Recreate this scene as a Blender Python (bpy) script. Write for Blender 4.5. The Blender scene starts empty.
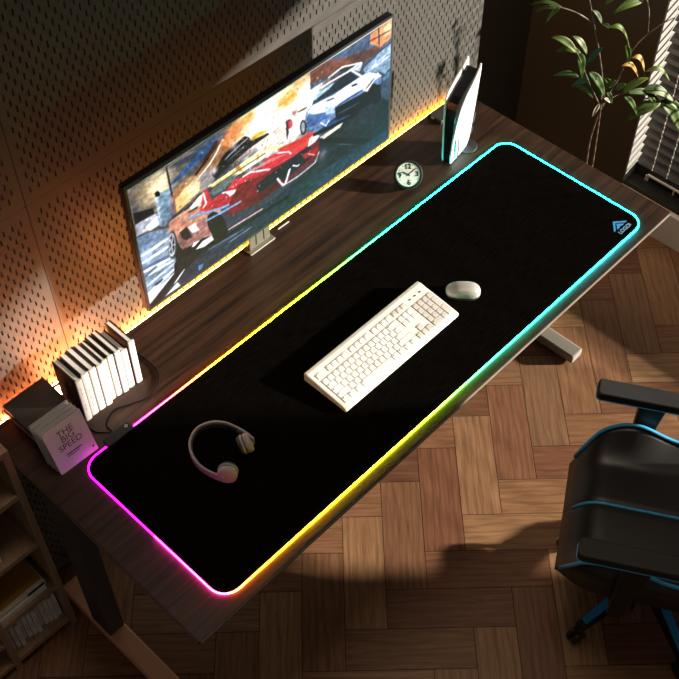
import bpy, bmesh, math, random, json
import numpy as np
from mathutils import Vector, Matrix, Euler
random.seed(7)
sc = bpy.context.scene
COL = sc.collection
Z0 = 0.75                       # desk top height above the floor
DATA = json.loads(r'''{"P":[["p",[95,90,92],[[-0.001,-0.009],[0.137,0.05],[0.197,0.069],[0.253,0.082],[0.238,0.338],[0.112,0.397],[0.106,0.474],[-0.003,0.348]],0],["p",[60,70,95],[[0.005,0.09],[0.078,0.157],[0.073,0.254],[0.005,0.195]],0],["b",[150,120,80],[[0.071,0.123]],[0.07,0.8]],["b",[255,240,190],[[0.1,0.103]],[0.05,1]],["p",[45,42,48],[[0.004,0.181],[0.067,0.238],[0.071,0.285],[0.004,0.269]],0],["p",[175,180,195],[[0.004,0.274],[0.075,0.292],[0.076,0.389],[0.001,0.366]],0],["p",[240,240,240],[[0.034,0.334],[0.076,0.317],[0.077,0.39],[0.045,0.388]],0],["p",[120,145,175],[[0.0,0.376],[0.044,0.399],[0.107,0.463],[0.104,0.571],[0.093,0.655],[0.108,0.757],[0.081,0.819],[-0.003,0.66]],0],["p",[130,150,175],[[0.002,0.505],[0.103,0.484],[0.112,0.741],[0.104,0.859],[0.08,0.885],[-0.004,0.982]],0],["l",[235,240,245],[[0.005,0.535],[0.099,0.54]],0.012],["l",[225,235,240],[[0.001,0.591],[0.1,0.604]],0.012],["l",[80,100,130],[[0.001,0.644],[0.1,0.681]],0.012],["l",[215,225,235],[[0.001,0.709],[0.104,0.74]],0.012],["l",[190,205,220],[[-0.0,0.798],[0.105,0.768]],0.012],["l",[240,242,245],[[-0.006,0.869],[0.101,0.815]],0.012],["l",[250,250,250],[[-0.004,0.942],[0.099,0.851]],0.012],["l",[235,240,245],[[-0.0,0.666],[0.092,0.708]],0.012],["l",[90,105,130],[[-0.01,0.716],[0.045,0.693]],0.012],["l",[60,80,110],[[0.029,0.836],[0.056,0.831]],0.012],["p",[245,246,248],[[-0.002,0.958],[0.0,0.854],[0.081,0.873],[0.1,0.839],[0.06,0.932],[0.025,0.953]],0],["p",[105,130,150],[[0.08,0.17],[0.1,0.167],[0.138,0.177],[0.134,0.383],[0.094,0.429],[0.077,0.403]],0],["p",[150,170,185],[[0.08,0.17],[0.091,0.178],[0.087,0.413],[0.077,0.403]],0],["p",[25,25,30],[[0.08,0.141],[0.09,0.134],[0.097,0.157],[0.096,0.184],[0.082,0.174]],0],["p",[130,110,125],[[0.126,0.205],[0.137,0.222],[0.135,0.385],[0.12,0.397]],0],["p",[100,92,96],[[0.133,0.021],[0.242,0.042],[0.331,0.043],[0.364,0.042],[0.324,-0.022],[0.132,-0.019]],0],["p",[62,92,138],[[0.133,0.167],[0.204,0.146],[0.287,0.082],[0.342,0.046],[0.332,0.022],[0.257,0.041],[0.164,0.122],[0.137,0.14]],0],["p",[70,80,100],[[0.256,0.072],[0.317,0.012],[0.297,-0.004],[0.227,0.022]],0],["l",[35,32,40],[[0.13,0.011],[0.134,0.251]],0.006],["p",[150,105,70],[[0.137,0.22],[0.186,0.188],[0.232,0.198],[0.312,0.095],[0.341,0.056],[0.406,0.055],[0.355,0.223],[0.274,0.317],[0.229,0.252],[0.234,0.342],[0.201,0.364],[0.135,0.395]],0],["p",[225,175,110],[[0.14,0.283],[0.187,0.248],[0.228,0.262],[0.227,0.331],[0.189,0.371],[0.141,0.386]],0],["b",[255,235,190],[[0.21,0.295]],[0.035,0.9]],["l",[235,235,235],[[0.224,0.245],[0.27,0.195],[0.299,0.145],[0.324,0.078]],0.006],["p",[80,45,35],[[0.22,0.216],[0.261,0.165],[0.313,0.085],[0.304,0.05],[0.24,0.163],[0.216,0.198]],0],["p",[205,120,60],[[0.312,0.099],[0.352,0.043],[0.425,-0.015],[0.492,-0.017],[0.634,-0.036],[0.667,0.082],[0.593,0.239],[0.511,0.257],[0.445,0.191],[0.401,0.177],[0.346,0.17]],0],["b",[255,248,225],[[0.509,0.144]],[0.11,1]],["b",[255,250,235],[[0.46,0.069]],[0.08,1]],["b",[255,246,225],[[0.602,0.187]],[0.09,1]],["b",[255,245,225],[[0.555,0.114]],[0.08,1]],["b",[255,250,235],[[0.514,0.18]],[0.09,1]],["b",[255,246,225],[[0.568,0.311]],[0.08,1]],["b",[245,160,60],[[0.545,0.067]],[0.05,0.75]],["b",[200,80,40],[[0.44,0.031]],[0.025,0.7]],["b",[240,140,50],[[0.611,0.04]],[0.05,0.8]],["b",[180,70,40],[[0.551,0.154]],[0.03,0.5]],["b",[235,140,50],[[0.406,0.07]],[0.05,0.7]],["b",[200,110,70],[[0.35,0.085]],[0.04,0.6]],["b",[190,110,70],[[0.692,0.021]],[0.04,0.8]],["b",[150,80,55],[[0.756,0.049]],[0.05,0.8]],["p",[150,130,125],[[0.333,0.209],[0.414,0.264],[0.546,0.269],[0.566,0.38],[0.542,0.418],[0.463,0.321],[0.395,0.308],[0.296,0.296]],0],["b",[235,225,215],[[0.492,0.302]],[0.04,0.7]],["b",[255,250,238],[[0.47,0.122]],[0.07,1]],["b",[255,250,238],[[0.523,0.261]],[0.06,1]],["b",[255,250,238],[[0.494,0.068]],[0.08,1]],["b",[255,250,238],[[0.564,0.217]],[0.06,1]],["b",[255,250,238],[[0.612,0.154]],[0.05,1]],["b",[255,250,238],[[0.572,0.239]],[0.05,1]],["b",[255,250,238],[[0.626,0.194]],[0.05,1]],["b",[255,250,238],[[0.674,0.153]],[0.035,1]],["b",[255,250,238],[[0.457,0.166]],[0.04,1]],["b",[240,150,60],[[0.423,0.037]],[0.03,0.75]],["b",[225,120,60],[[0.378,0.067]],[0.025,0.75]],["b",[235,140,50],[[0.547,0.092]],[0.022,0.75]],["b",[245,170,70],[[0.579,0.088]],[0.02,0.75]],["b",[235,150,60],[[0.592,0.095]],[0.02,0.75]],["b",[240,160,50],[[0.563,0.113]],[0.018,0.75]],["b",[200,120,80],[[0.729,0.046]],[0.02,0.75]],["b",[120,70,60],[[0.593,0.232]],[0.012,0.75]],["b",[190,150,140],[[0.527,0.296]],[0.015,0.75]],["p",[150,140,140],[[0.235,0.242],[0.273,0.217],[0.275,0.289],[0.284,0.325],[0.26,0.362],[0.227,0.361]],0],["p",[28,28,36],[[0.274,0.263],[0.293,0.251],[0.318,0.199],[0.368,0.171],[0.402,0.16],[0.417,0.187],[0.424,0.226],[0.488,0.25],[0.493,0.268],[0.414,0.275],[0.368,0.293],[0.289,0.335],[0.277,0.303]],0],["l",[150,150,165],[[0.327,0.235],[0.378,0.202],[0.411,0.191]],0.006],["l",[120,120,135],[[0.336,0.26],[0.399,0.231]],0.004],["p",[225,160,50],[[0.425,0.209],[0.439,0.189],[0.478,0.213],[0.486,0.241],[0.427,0.229]],0],["b",[235,235,240],[[0.284,0.267]],[0.012,0.9]],["b",[200,200,205],[[0.362,0.175]],[0.015,0.7]],["p",[75,88,115],[[0.661,-0.017],[1.0,0.012],[1.006,0.009],[1.007,0.182],[0.925,0.19],[0.874,0.221],[0.839,0.2],[0.767,0.143],[0.691,0.14],[0.658,0.14]],0],["p",[120,72,58],[[0.661,-0.017],[0.724,0.0],[0.794,0.064],[0.895,0.114],[0.971,0.172],[0.914,0.197],[0.868,0.193],[0.789,0.119],[0.734,0.123],[0.68,0.107],[0.659,0.1]],0],["p",[95,60,50],[[0.811,0.074],[0.878,0.104],[0.954,0.177],[0.919,0.193],[0.879,0.197],[0.828,0.135]],0],["p",[200,125,85],[[0.908,0.018],[0.951,-0.003],[1.0,0.002],[1.005,0.149],[0.954,0.167],[0.906,0.086]],0],["b",[255,225,170],[[0.989,0.06]],[0.03,0.95]],["l",[60,40,40],[[0.942,-0.003],[0.948,0.155]],0.005],["l",[70,50,50],[[0.895,0.062],[0.993,0.084]],0.004],["p",[120,145,175],[[0.874,0.242],[0.925,0.211],[1.004,0.189],[1.006,0.382],[0.976,0.41],[0.951,0.358],[0.892,0.306]],0],["p",[70,75,90],[[0.845,0.197],[0.925,0.2],[0.96,0.2],[0.891,0.242],[0.868,0.267]],0],["l",[200,215,230],[[0.892,0.296],[0.997,0.286]],0.01],["l",[180,195,215],[[0.909,0.285],[1.002,0.25]],0.008],["p",[42,48,56],[[0.691,0.58],[0.786,0.585],[0.825,0.574],[0.998,0.574],[1.0,1.004],[0.826,1.018],[0.673,1.011],[0.577,0.974],[0.537,0.806],[0.683,0.759]],0],["p",[40,46,54],[[0.789,0.576],[0.88,0.623],[0.967,0.61],[0.997,0.573],[1.006,1.028],[0.709,0.903],[0.699,0.58]],0],["p",[60,75,95],[[0.954,0.559],[0.976,0.454],[1.007,0.438],[1.013,0.703]],0],["p",[75,100,130],[[0.964,0.428],[1.007,0.405],[1.008,0.449],[0.971,0.469]],0],["l",[120,125,135],[[0.722,0.985],[0.962,1.003]],0.012],["l",[150,140,135],[[0.754,0.988],[0.906,1.012]],0.008],["l",[90,105,125],[[0.681,0.882],[0.797,0.9]],0.006],["l",[70,85,105],[[0.776,0.745],[0.973,0.974]],0.01],["b",[120,135,155],[[0.703,0.726]],[0.02,0.6]],["l",[20,26,34],[[0.695,0.592],[0.996,1.029]],0.02],["l",[25,30,40],[[0.599,0.909],[0.797,0.964]],0.015],["p",[235,225,200],[[0.691,0.568],[0.748,0.57],[0.799,0.571],[0.78,0.601],[0.71,0.606]],0],["p",[44,54,78],[[0.129,0.973],[0.11,0.925],[0.157,0.816],[0.253,0.816],[0.358,0.813],[0.429,0.819],[0.527,0.81],[0.677,0.862],[1.014,0.923],[1.017,1.034],[0.545,1.055],[0.349,1.008],[0.117,0.992]],0],["p",[30,32,42],[[0.099,0.851],[0.105,0.768],[0.161,0.744],[0.244,0.775],[0.263,0.846],[0.194,0.852],[0.118,0.897],[0.033,0.995],[-0.001,1.003],[-0.0,0.962]],0],["p",[240,242,246],[[0.053,0.989],[0.104,0.941],[0.114,0.988],[0.067,0.986]],0],["l",[230,235,240],[[0.093,0.936],[0.136,0.875]],0.006],["p",[90,130,190],[[0.186,0.933],[0.206,0.939],[0.197,0.98],[0.184,0.97]],0],["l",[90,105,140],[[0.228,0.855],[0.366,0.893]],0.006],["l",[20,22,32],[[0.263,0.846],[0.403,0.859],[0.549,0.885]],0.012],["l",[130,140,165],[[0.306,0.916],[0.401,0.922]],0.004],["p",[215,160,130],[[0.11,0.419],[0.169,0.413],[0.185,0.414],[0.248,0.438],[0.27,0.545],[0.29,0.589],[0.291,0.796],[0.236,0.748],[0.171,0.719],[0.139,0.705],[0.127,0.595],[0.104,0.507]],0],["p",[150,105,100],[[0.138,0.55],[0.223,0.585],[0.246,0.571],[0.247,0.752],[0.215,0.726],[0.139,0.705],[0.129,0.599]],0],["p",[190,130,110],[[0.11,0.419],[0.178,0.44],[0.251,0.491],[0.268,0.58],[0.223,0.585],[0.129,0.524],[0.104,0.507]],0],["p",[55,35,45],[[0.141,0.554],[0.166,0.544],[0.18,0.657],[0.158,0.653],[0.145,0.612]],0],["p",[245,245,245],[[0.17,0.563],[0.197,0.563],[0.206,0.641],[0.182,0.628]],0],["p",[20,20,28],[[0.123,0.614],[0.139,0.705],[0.181,0.724],[0.215,0.726],[0.247,0.758],[0.254,0.842],[0.177,0.795],[0.134,0.775],[0.112,0.738]],0],["p",[240,240,240],[[0.184,0.779],[0.213,0.75],[0.247,0.758],[0.253,0.801],[0.216,0.806]],0],["p",[235,235,240],[[0.172,0.735],[0.182,0.712],[0.204,0.727],[0.18,0.747]],0],["p",[238,225,205],[[0.185,0.414],[0.213,0.385],[0.236,0.371],[0.248,0.438],[0.231,0.46],[0.188,0.449]],0],["p",[25,20,22],[[0.175,0.441],[0.215,0.448],[0.211,0.461],[0.182,0.453]],0],["l",[40,30,30],[[0.169,0.413],[0.191,0.405],[0.22,0.37],[0.241,0.373]],0.005],["p",[60,62,72],[[0.125,0.637],[0.122,0.671],[0.117,0.699],[0.112,0.718],[0.106,0.725],[0.101,0.719],[0.096,0.702],[0.093,0.675],[0.092,0.641],[0.093,0.605],[0.096,0.569],[0.1,0.539],[0.105,0.516],[0.11,0.503],[0.116,0.503],[0.121,0.513],[0.124,0.535],[0.126,0.565],[0.127,0.6],[0.125,0.637]],0],["p",[190,195,205],[[0.119,0.627],[0.116,0.656],[0.112,0.681],[0.108,0.697],[0.104,0.704],[0.1,0.7],[0.096,0.686],[0.094,0.664],[0.094,0.636],[0.095,0.605],[0.097,0.574],[0.1,0.547],[0.104,0.527],[0.109,0.515],[0.113,0.514],[0.116,0.522],[0.119,0.54],[0.12,0.565],[0.12,0.595],[0.119,0.627]],0],["p",[50,52,60],[[0.116,0.622],[0.114,0.646],[0.111,0.666],[0.107,0.679],[0.104,0.685],[0.101,0.682],[0.099,0.671],[0.097,0.654],[0.097,0.631],[0.098,0.606],[0.1,0.582],[0.102,0.56],[0.105,0.543],[0.109,0.534],[0.112,0.532],[0.114,0.539],[0.116,0.553],[0.117,0.573],[0.117,0.597],[0.116,0.622]],0],["l",[190,195,205],[[0.107,0.608],[0.117,0.624]],0.004],["l",[190,195,205],[[0.107,0.608],[0.104,0.695]],0.004],["l",[190,195,205],[[0.107,0.608],[0.096,0.645]],0.004],["l",[190,195,205],[[0.107,0.608],[0.103,0.545]],0.004],["l",[190,195,205],[[0.107,0.608],[0.116,0.532]],0.004],["p",[205,45,60],[[0.238,0.36],[0.254,0.365],[0.262,0.474],[0.32,0.476],[0.35,0.435],[0.456,0.505],[0.47,0.439],[0.529,0.449],[0.612,0.479],[0.667,0.481],[0.68,0.51],[0.678,0.645],[0.61,0.6],[0.49,0.553],[0.395,0.588],[0.297,0.603],[0.249,0.554],[0.219,0.495]],0],["p",[170,38,52],[[0.252,0.496],[0.329,0.515],[0.405,0.491],[0.467,0.533],[0.477,0.585],[0.4,0.597],[0.297,0.603],[0.249,0.554]],0],["p",[235,110,115],[[0.35,0.435],[0.39,0.444],[0.487,0.463],[0.563,0.515],[0.515,0.503],[0.446,0.477],[0.367,0.436]],0],["p",[235,205,130],[[0.26,0.351],[0.365,0.349],[0.468,0.351],[0.53,0.408],[0.541,0.43],[0.459,0.423],[0.362,0.417],[0.322,0.431],[0.284,0.422]],0],["p",[250,235,195],[[0.352,0.39],[0.467,0.362],[0.524,0.417],[0.448,0.425],[0.373,0.421]],0],["p",[95,115,115],[[0.264,0.392],[0.336,0.39],[0.363,0.405],[0.35,0.435],[0.315,0.457],[0.268,0.453]],0],["l",[245,230,180],[[0.26,0.356],[0.365,0.355],[0.468,0.349]],0.006],["p",[215,150,50],[[0.357,0.349],[0.374,0.349],[0.385,0.414],[0.374,0.404]],0],["p",[215,150,50],[[0.441,0.362],[0.45,0.362],[0.446,0.404],[0.44,0.407]],0],["l",[60,50,45],[[0.264,0.386],[0.369,0.385],[0.472,0.393]],0.004],["l",[250,245,245],[[0.237,0.376],[0.243,0.47],[0.231,0.488]],0.006],["l",[245,240,240],[[0.303,0.476],[0.357,0.532],[0.328,0.538]],0.005],["l",[245,240,240],[[0.383,0.459],[0.412,0.464],[0.485,0.545]],0.006],["l",[245,235,235],[[0.517,0.456],[0.563,0.509],[0.572,0.539]],0.005],["p",[250,245,245],[[0.314,0.491],[0.36,0.53],[0.351,0.547],[0.328,0.538]],0],["p",[225,60,60],[[0.564,0.473],[0.612,0.473],[0.661,0.485],[0.673,0.55],[0.617,0.559],[0.569,0.511]],0],["p",[30,48,72],[[0.406,0.605],[0.454,0.564],[0.502,0.558],[0.562,0.569],[0.61,0.581],[0.685,0.554],[0.691,0.587],[0.622,0.629],[0.536,0.644],[0.452,0.623],[0.417,0.633]],0],["l",[150,190,220],[[0.411,0.619],[0.489,0.601],[0.585,0.602],[0.672,0.587]],0.005],["p",[235,245,255],[[0.337,0.601],[0.36,0.587],[0.412,0.607],[0.407,0.645],[0.364,0.642]],0],["b",[200,230,255],[[0.376,0.623]],[0.018,0.8]],["l",[110,160,210],[[0.176,0.49],[0.297,0.591],[0.382,0.631]],0.008],["p",[110,25,35],[[0.364,0.498],[0.478,0.565],[0.586,0.571],[0.672,0.579],[0.691,0.58],[0.687,0.687],[0.67,0.728],[0.601,0.732],[0.532,0.748],[0.435,0.757],[0.309,0.691],[0.326,0.589]],0],["p",[32,38,50],[[0.429,0.595],[0.477,0.589],[0.555,0.577],[0.604,0.572],[0.647,0.582],[0.659,0.623],[0.664,0.682],[0.601,0.707],[0.539,0.719],[0.437,0.708]],0],["p",[90,22,34],[[0.369,0.655],[0.438,0.684],[0.522,0.681],[0.532,0.748],[0.435,0.757]],0],["p",[150,30,40],[[0.616,0.613],[0.687,0.625],[0.685,0.672],[0.658,0.673],[0.627,0.667]],0],["l",[235,240,245],[[0.513,0.668],[0.53,0.743],[0.541,0.761],[0.562,0.663]],0.007],["l",[230,235,240],[[0.544,0.765],[0.567,0.657]],0.006],["l",[220,225,230],[[0.578,0.648],[0.596,0.68],[0.602,0.676]],0.005],["p",[240,246,252],[[0.648,0.521],[0.673,0.506],[0.691,0.555],[0.672,0.579],[0.641,0.579]],0],["b",[255,240,220],[[0.667,0.522]],[0.02,0.8]],["l",[210,190,190],[[0.532,0.76],[0.6,0.77],[0.67,0.754],[0.687,0.687]],0.005],["l",[225,180,180],[[0.64,0.635],[0.671,0.691]],0.004],["p",[210,50,50],[[0.517,0.426],[0.606,0.464],[0.649,0.467],[0.673,0.5],[0.648,0.521],[0.611,0.52],[0.575,0.518],[0.529,0.453]],0],["p",[14,16,24],[[0.303,0.749],[0.303,0.78],[0.301,0.805],[0.296,0.822],[0.289,0.829],[0.281,0.827],[0.272,0.814],[0.263,0.793],[0.255,0.765],[0.248,0.732],[0.242,0.697],[0.239,0.662],[0.238,0.63],[0.24,0.603],[0.243,0.583],[0.249,0.571],[0.256,0.569],[0.265,0.575],[0.273,0.591],[0.282,0.615],[0.29,0.644],[0.296,0.678],[0.301,0.714],[0.303,0.749]],0],["p",[14,16,24],[[0.241,0.577],[0.261,0.57],[0.285,0.646],[0.31,0.817],[0.297,0.849],[0.26,0.844],[0.246,0.727]],0],["l",[120,165,215],[[0.236,0.608],[0.297,0.627],[0.365,0.643]],0.008],["l",[220,170,170],[[0.311,0.805],[0.369,0.818],[0.446,0.833]],0.005],["p",[100,50,50],[[0.557,0.254],[0.575,0.255],[0.582,0.323],[0.56,0.388]],0],["p",[205,60,80],[[0.566,0.271],[0.581,0.268],[0.585,0.321],[0.573,0.334]],0],["p",[240,225,225],[[0.567,0.327],[0.609,0.346],[0.616,0.428],[0.568,0.411]],0],["l",[40,35,40],[[0.56,0.258],[0.56,0.4]],0.005],["p",[92,120,165],[[0.629,0.362],[0.639,0.293],[0.663,0.266],[0.733,0.286],[0.852,0.283],[0.903,0.299],[0.957,0.389],[0.965,0.471],[0.932,0.466],[0.853,0.488],[0.751,0.488],[0.688,0.514],[0.639,0.448]],0],["p",[225,235,245],[[0.642,0.296],[0.666,0.27],[0.752,0.298],[0.852,0.295],[0.903,0.305],[0.943,0.366],[0.931,0.392],[0.879,0.411],[0.776,0.389],[0.732,0.403],[0.671,0.347]],0],["p",[60,90,140],[[0.632,0.366],[0.647,0.327],[0.714,0.391],[0.732,0.451],[0.682,0.434],[0.64,0.425]],0],["p",[150,175,215],[[0.714,0.344],[0.757,0.4],[0.763,0.456],[0.72,0.411]],0],["p",[34,46,62],[[0.663,0.266],[0.673,0.232],[0.734,0.228],[0.789,0.194],[0.833,0.207],[0.871,0.295],[0.795,0.294],[0.733,0.28]],0],["l",[240,242,245],[[0.66,0.262],[0.665,0.175],[0.74,0.179],[0.826,0.193],[0.874,0.305]],0.007],["p",[150,180,195],[[0.664,0.243],[0.67,0.205],[0.715,0.205],[0.764,0.197],[0.734,0.228],[0.679,0.239]],0],["p",[20,24,34],[[0.757,0.412],[0.866,0.443],[0.938,0.45],[0.958,0.475],[0.959,0.538],[0.907,0.582],[0.828,0.565],[0.763,0.517]],0],["l",[70,85,110],[[0.77,0.477],[0.866,0.505]],0.006],["p",[40,70,120],[[0.732,0.5],[0.827,0.553],[0.815,0.573],[0.712,0.548],[0.675,0.51]],0],["p",[18,20,28],[[0.963,0.561],[0.963,0.59],[0.96,0.612],[0.954,0.624],[0.945,0.625],[0.935,0.615],[0.925,0.594],[0.916,0.566],[0.908,0.533],[0.903,0.5],[0.902,0.469],[0.903,0.443],[0.908,0.427],[0.915,0.42],[0.925,0.425],[0.935,0.439],[0.944,0.463],[0.953,0.494],[0.96,0.527],[0.963,0.561]],0],["p",[45,48,56],[[0.638,0.41],[0.637,0.429],[0.635,0.444],[0.631,0.454],[0.627,0.457],[0.623,0.453],[0.619,0.442],[0.615,0.426],[0.613,0.407],[0.612,0.386],[0.612,0.366],[0.614,0.349],[0.617,0.337],[0.621,0.331],[0.625,0.331],[0.629,0.338],[0.633,0.352],[0.636,0.369],[0.638,0.389],[0.638,0.41]],0],["p",[150,155,165],[[0.632,0.402],[0.631,0.416],[0.63,0.428],[0.628,0.436],[0.626,0.439],[0.624,0.437],[0.621,0.43],[0.62,0.419],[0.618,0.406],[0.618,0.391],[0.618,0.376],[0.619,0.364],[0.621,0.354],[0.623,0.349],[0.625,0.348],[0.627,0.352],[0.63,0.361],[0.631,0.373],[0.632,0.387],[0.632,0.402]],0],["p",[235,242,250],[[0.879,0.423],[0.917,0.376],[0.943,0.354],[0.964,0.409],[0.931,0.404],[0.899,0.461]],0],["l",[30,40,55],[[0.892,0.428],[0.93,0.386]],0.006],["l",[240,245,250],[[0.764,0.396],[0.814,0.401],[0.866,0.395]],0.005],["l",[50,80,125],[[0.77,0.404],[0.872,0.415]],0.008],["p",[35,40,55],[[0.827,0.316],[0.849,0.326],[0.856,0.346],[0.833,0.336]],0],["p",[70,75,90],[[0.718,0.301],[0.751,0.315],[0.758,0.335],[0.727,0.319]],0],["l",[225,235,245],[[0.698,0.454],[0.719,0.507],[0.732,0.481]],0.005],["l",[15,18,26],[[0.669,0.513],[0.738,0.545],[0.854,0.587]],0.012],["l",[60,30,30],[[0.607,0.245],[0.642,0.256]],0.006],["p",[180,190,200],[[0.789,0.136],[0.851,0.166],[0.877,0.197],[0.864,0.252],[0.833,0.201]],0],["p",[50,40,40],[[0.771,0.137],[0.801,0.14],[0.858,0.18],[0.82,0.18],[0.789,0.159]],0],["l",[240,235,225],[[0.734,0.137],[0.789,0.125],[0.87,0.189]],0.006]],"S":[-0.43373714678428704,0.35506331686625936,0.20007811051746505,0.5637009071982046],"stems":[[[1.1065,0.158,-0.2814],[1.1038,0.1616,-0.18],[1.1077,0.1565,-0.0934],[1.1102,0.1531,-0.0663]],[[1.1354,0.1528,-0.2973],[1.1325,0.1567,-0.1953],[1.1102,0.1531,-0.0663],[1.102,0.164,0.0468],[1.0911,0.1786,0.1193],[1.0795,0.1939,0.1826],[1.0693,0.2075,0.2344],[1.0528,0.2296,0.319]],[[1.1102,0.1531,-0.0663],[1.138,0.1493,-0.0097],[1.1669,0.1442,0.0349],[1.1811,0.1419,0.0888],[1.2009,0.1321,0.1353],[1.2242,0.1177,0.1644],[1.2523,0.0969,0.1938],[1.2815,0.0747,0.213]],[[1.0693,0.2075,0.2344],[1.0245,0.234,0.2771],[0.9885,0.2653,0.2995],[0.9553,0.293,0.3125]],[[1.2336,0.1552,0.2642],[1.2353,0.1363,0.2232],[1.2234,0.1188,0.1711]],[[1.1083,0.1556,-0.0477],[1.165,0.13,-0.0221],[1.219,0.0914,-0.0435],[1.2744,0.0508,-0.0723]],[[1.1083,0.1556,-0.0477],[1.0568,0.1742,0.0492],[1.0165,0.1947,0.1418],[0.9983,0.2022,0.1785]]],"leaves":[[[0.9885,0.2653,0.2995],[0.9334,0.3388,0.3016],4,0.15,0],[[0.9688,0.2749,0.3048],[0.9363,0.3183,0.2877],4,0.15,0],[[0.9923,0.2769,0.2919],[0.9735,0.302,0.2441],4,0.15,0],[[1.0823,0.1903,0.2362],[1.0616,0.2178,0.2788],5,0.15,0],[[1.0823,0.1903,0.2362],[1.1009,0.1655,0.2157],4,0.15,0],[[1.0934,0.1755,0.2246],[1.1554,0.1262,0.1424],7,0.3,0],[[1.1559,0.1422,0.151],[1.1683,0.1257,0.0869],6,0.15,0],[[1.1556,0.1425,0.0779],[1.207,0.1074,0.0284],5,0.3,1],[[1.1874,0.1335,0.0932],[1.2276,0.0965,0.0261],6,0.35,1],[[1.2259,0.0988,0.0403],[1.2915,0.0446,-0.0042],6,0.3,0],[[1.0071,0.2072,0.1711],[0.96,0.27,0.2179],8,0.15,0],[[1.0149,0.1801,0.1776],[0.985,0.2199,0.2332],7,0.15,0],[[1.0224,0.2035,0.1647],[0.9807,0.259,0.1654],7,0.15,0],[[1.0103,0.2029,0.1716],[1.0237,0.185,0.0837],9,0.15,0],[[1.0535,0.1954,0.114],[1.074,0.168,0.1753],6,0.1,2],[[1.0181,0.1926,0.0899],[0.9744,0.2508,0.0868],6,0.15,0],[[1.0767,0.1644,0.0682],[1.0342,0.2211,0.0293],8,0.15,0],[[1.0595,0.1873,0.0868],[1.0959,0.1389,-0.0011],9,0.15,0],[[1.0904,0.1795,0.0593],[1.1125,0.15,-0.0546],8,0.15,0],[[1.0968,0.1542,-0.0326],[1.0896,0.1638,-0.0828],5,0.1,3],[[1.0336,0.2052,0.042],[1.0665,0.1613,0.0036],4,0.15,0],[[1.2761,0.0485,-0.072],[1.1867,0.101,-0.1211],13,0.12,0],[[1.2766,0.0479,-0.0758],[1.3367,-0.0156,-0.1966],13,0.15,0],[[1.2722,0.0538,-0.0689],[1.3572,-0.0096,-0.1572],10,0.15,0],[[1.1727,0.1197,-0.0284],[1.2033,0.0789,-0.0952],6,0.15,0],[[1.1671,0.1271,-0.0255],[1.2353,0.0863,0.02],9,0.15,0],[[1.1749,0.1168,-0.0169],[1.2739,0.0515,-0.0686],7,0.15,0],[[1.2215,0.088,-0.0207],[1.3103,0.0196,-0.0798],9,0.15,0],[[1.2176,0.0931,-0.0176],[1.2928,0.0429,-0.0411],7,0.15,0],[[1.2303,0.1596,0.2507],[1.1501,0.1999,0.2293],9,0.15,0],[[1.1105,0.1859,0.3077],[1.0985,0.202,0.2838],4,0.15,0],[[1.1197,0.157,0.0041],[1.1346,0.1372,0.0427],6,0.15,0],[[1.1239,0.1514,-0.0026],[1.1372,0.1338,-0.0451],5,0.15,0],[[1.1382,0.1491,0.005],[1.1225,0.17,0.039],6,0.15,0],[[1.106,0.1587,-0.0257],[1.0811,0.1919,0.0146],6,0.15,0],[[1.1548,0.1436,-0.0089],[1.1712,0.1217,0.0156],6,0.15,0],[[1.1121,0.1505,-0.0173],[1.1243,0.1342,-0.0339],3,0.1,3],[[1.2323,0.0736,-0.0376],[1.2516,0.0478,-0.0798],5,0.15,0]]}''')
R_ = math.radians

# ------------------------------------------------------------------ materials
def rgb(r, g, b):
    f = lambda c: (c/255/12.92) if c <= 10 else ((c/255+.055)/1.055)**2.4
    return (f(r), f(g), f(b), 1)
def nt(name):
    m = bpy.data.materials.new(name); m.use_nodes = True
    n = m.node_tree.nodes; b = n['Principled BSDF']
    return m, n, m.node_tree.links, b
def mat(name, c, rough=.5, metal=0, spec=.5, noise=0, scale=60, bump=0, coat=0):
    m, n, l, b = nt(name)
    b.inputs['Base Color'].default_value = c; b.inputs['Roughness'].default_value = rough
    b.inputs['Metallic'].default_value = metal; b.inputs['Specular IOR Level'].default_value = spec
    b.inputs['Coat Weight'].default_value = coat
    if noise or bump:
        tc = n.new('ShaderNodeTexCoord'); t = n.new('ShaderNodeTexNoise'); t.inputs['Scale'].default_value = scale; t.inputs['Detail'].default_value = 6
        l.new(tc.outputs['Object'], t.inputs['Vector'])
        if noise:
            r = n.new('ShaderNodeValToRGB'); e = r.color_ramp.elements
            e[0].position = .3; e[1].position = .7
            e[0].color = (*[v*(1-noise) for v in c[:3]], 1); e[1].color = (*[min(1, v*(1+noise)) for v in c[:3]], 1)
            l.new(t.outputs['Fac'], r.inputs['Fac']); l.new(r.outputs['Color'], b.inputs['Base Color'])
        if bump:
            u = n.new('ShaderNodeBump'); u.inputs['Strength'].default_value = bump; u.inputs['Distance'].default_value = .002
            l.new(t.outputs['Fac'], u.inputs['Height']); l.new(u.outputs['Normal'], b.inputs['Normal'])
    return m
def emis(name, c, s):
    m, n, l, b = nt(name)
    b.inputs['Base Color'].default_value = (.02, .02, .02, 1)
    b.inputs['Emission Color'].default_value = c; b.inputs['Emission Strength'].default_value = s
    return m
def attr_emis(name, attr, s):
    m, n, l, b = nt(name); b.inputs['Specular IOR Level'].default_value = .12
    a = n.new('ShaderNodeAttribute'); a.attribute_name = attr
    b.inputs['Base Color'].default_value = (.01, .01, .01, 1); b.inputs['Roughness'].default_value = .35
    l.new(a.outputs['Color'], b.inputs['Emission Color']); b.inputs['Emission Strength'].default_value = s
    return m
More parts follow.
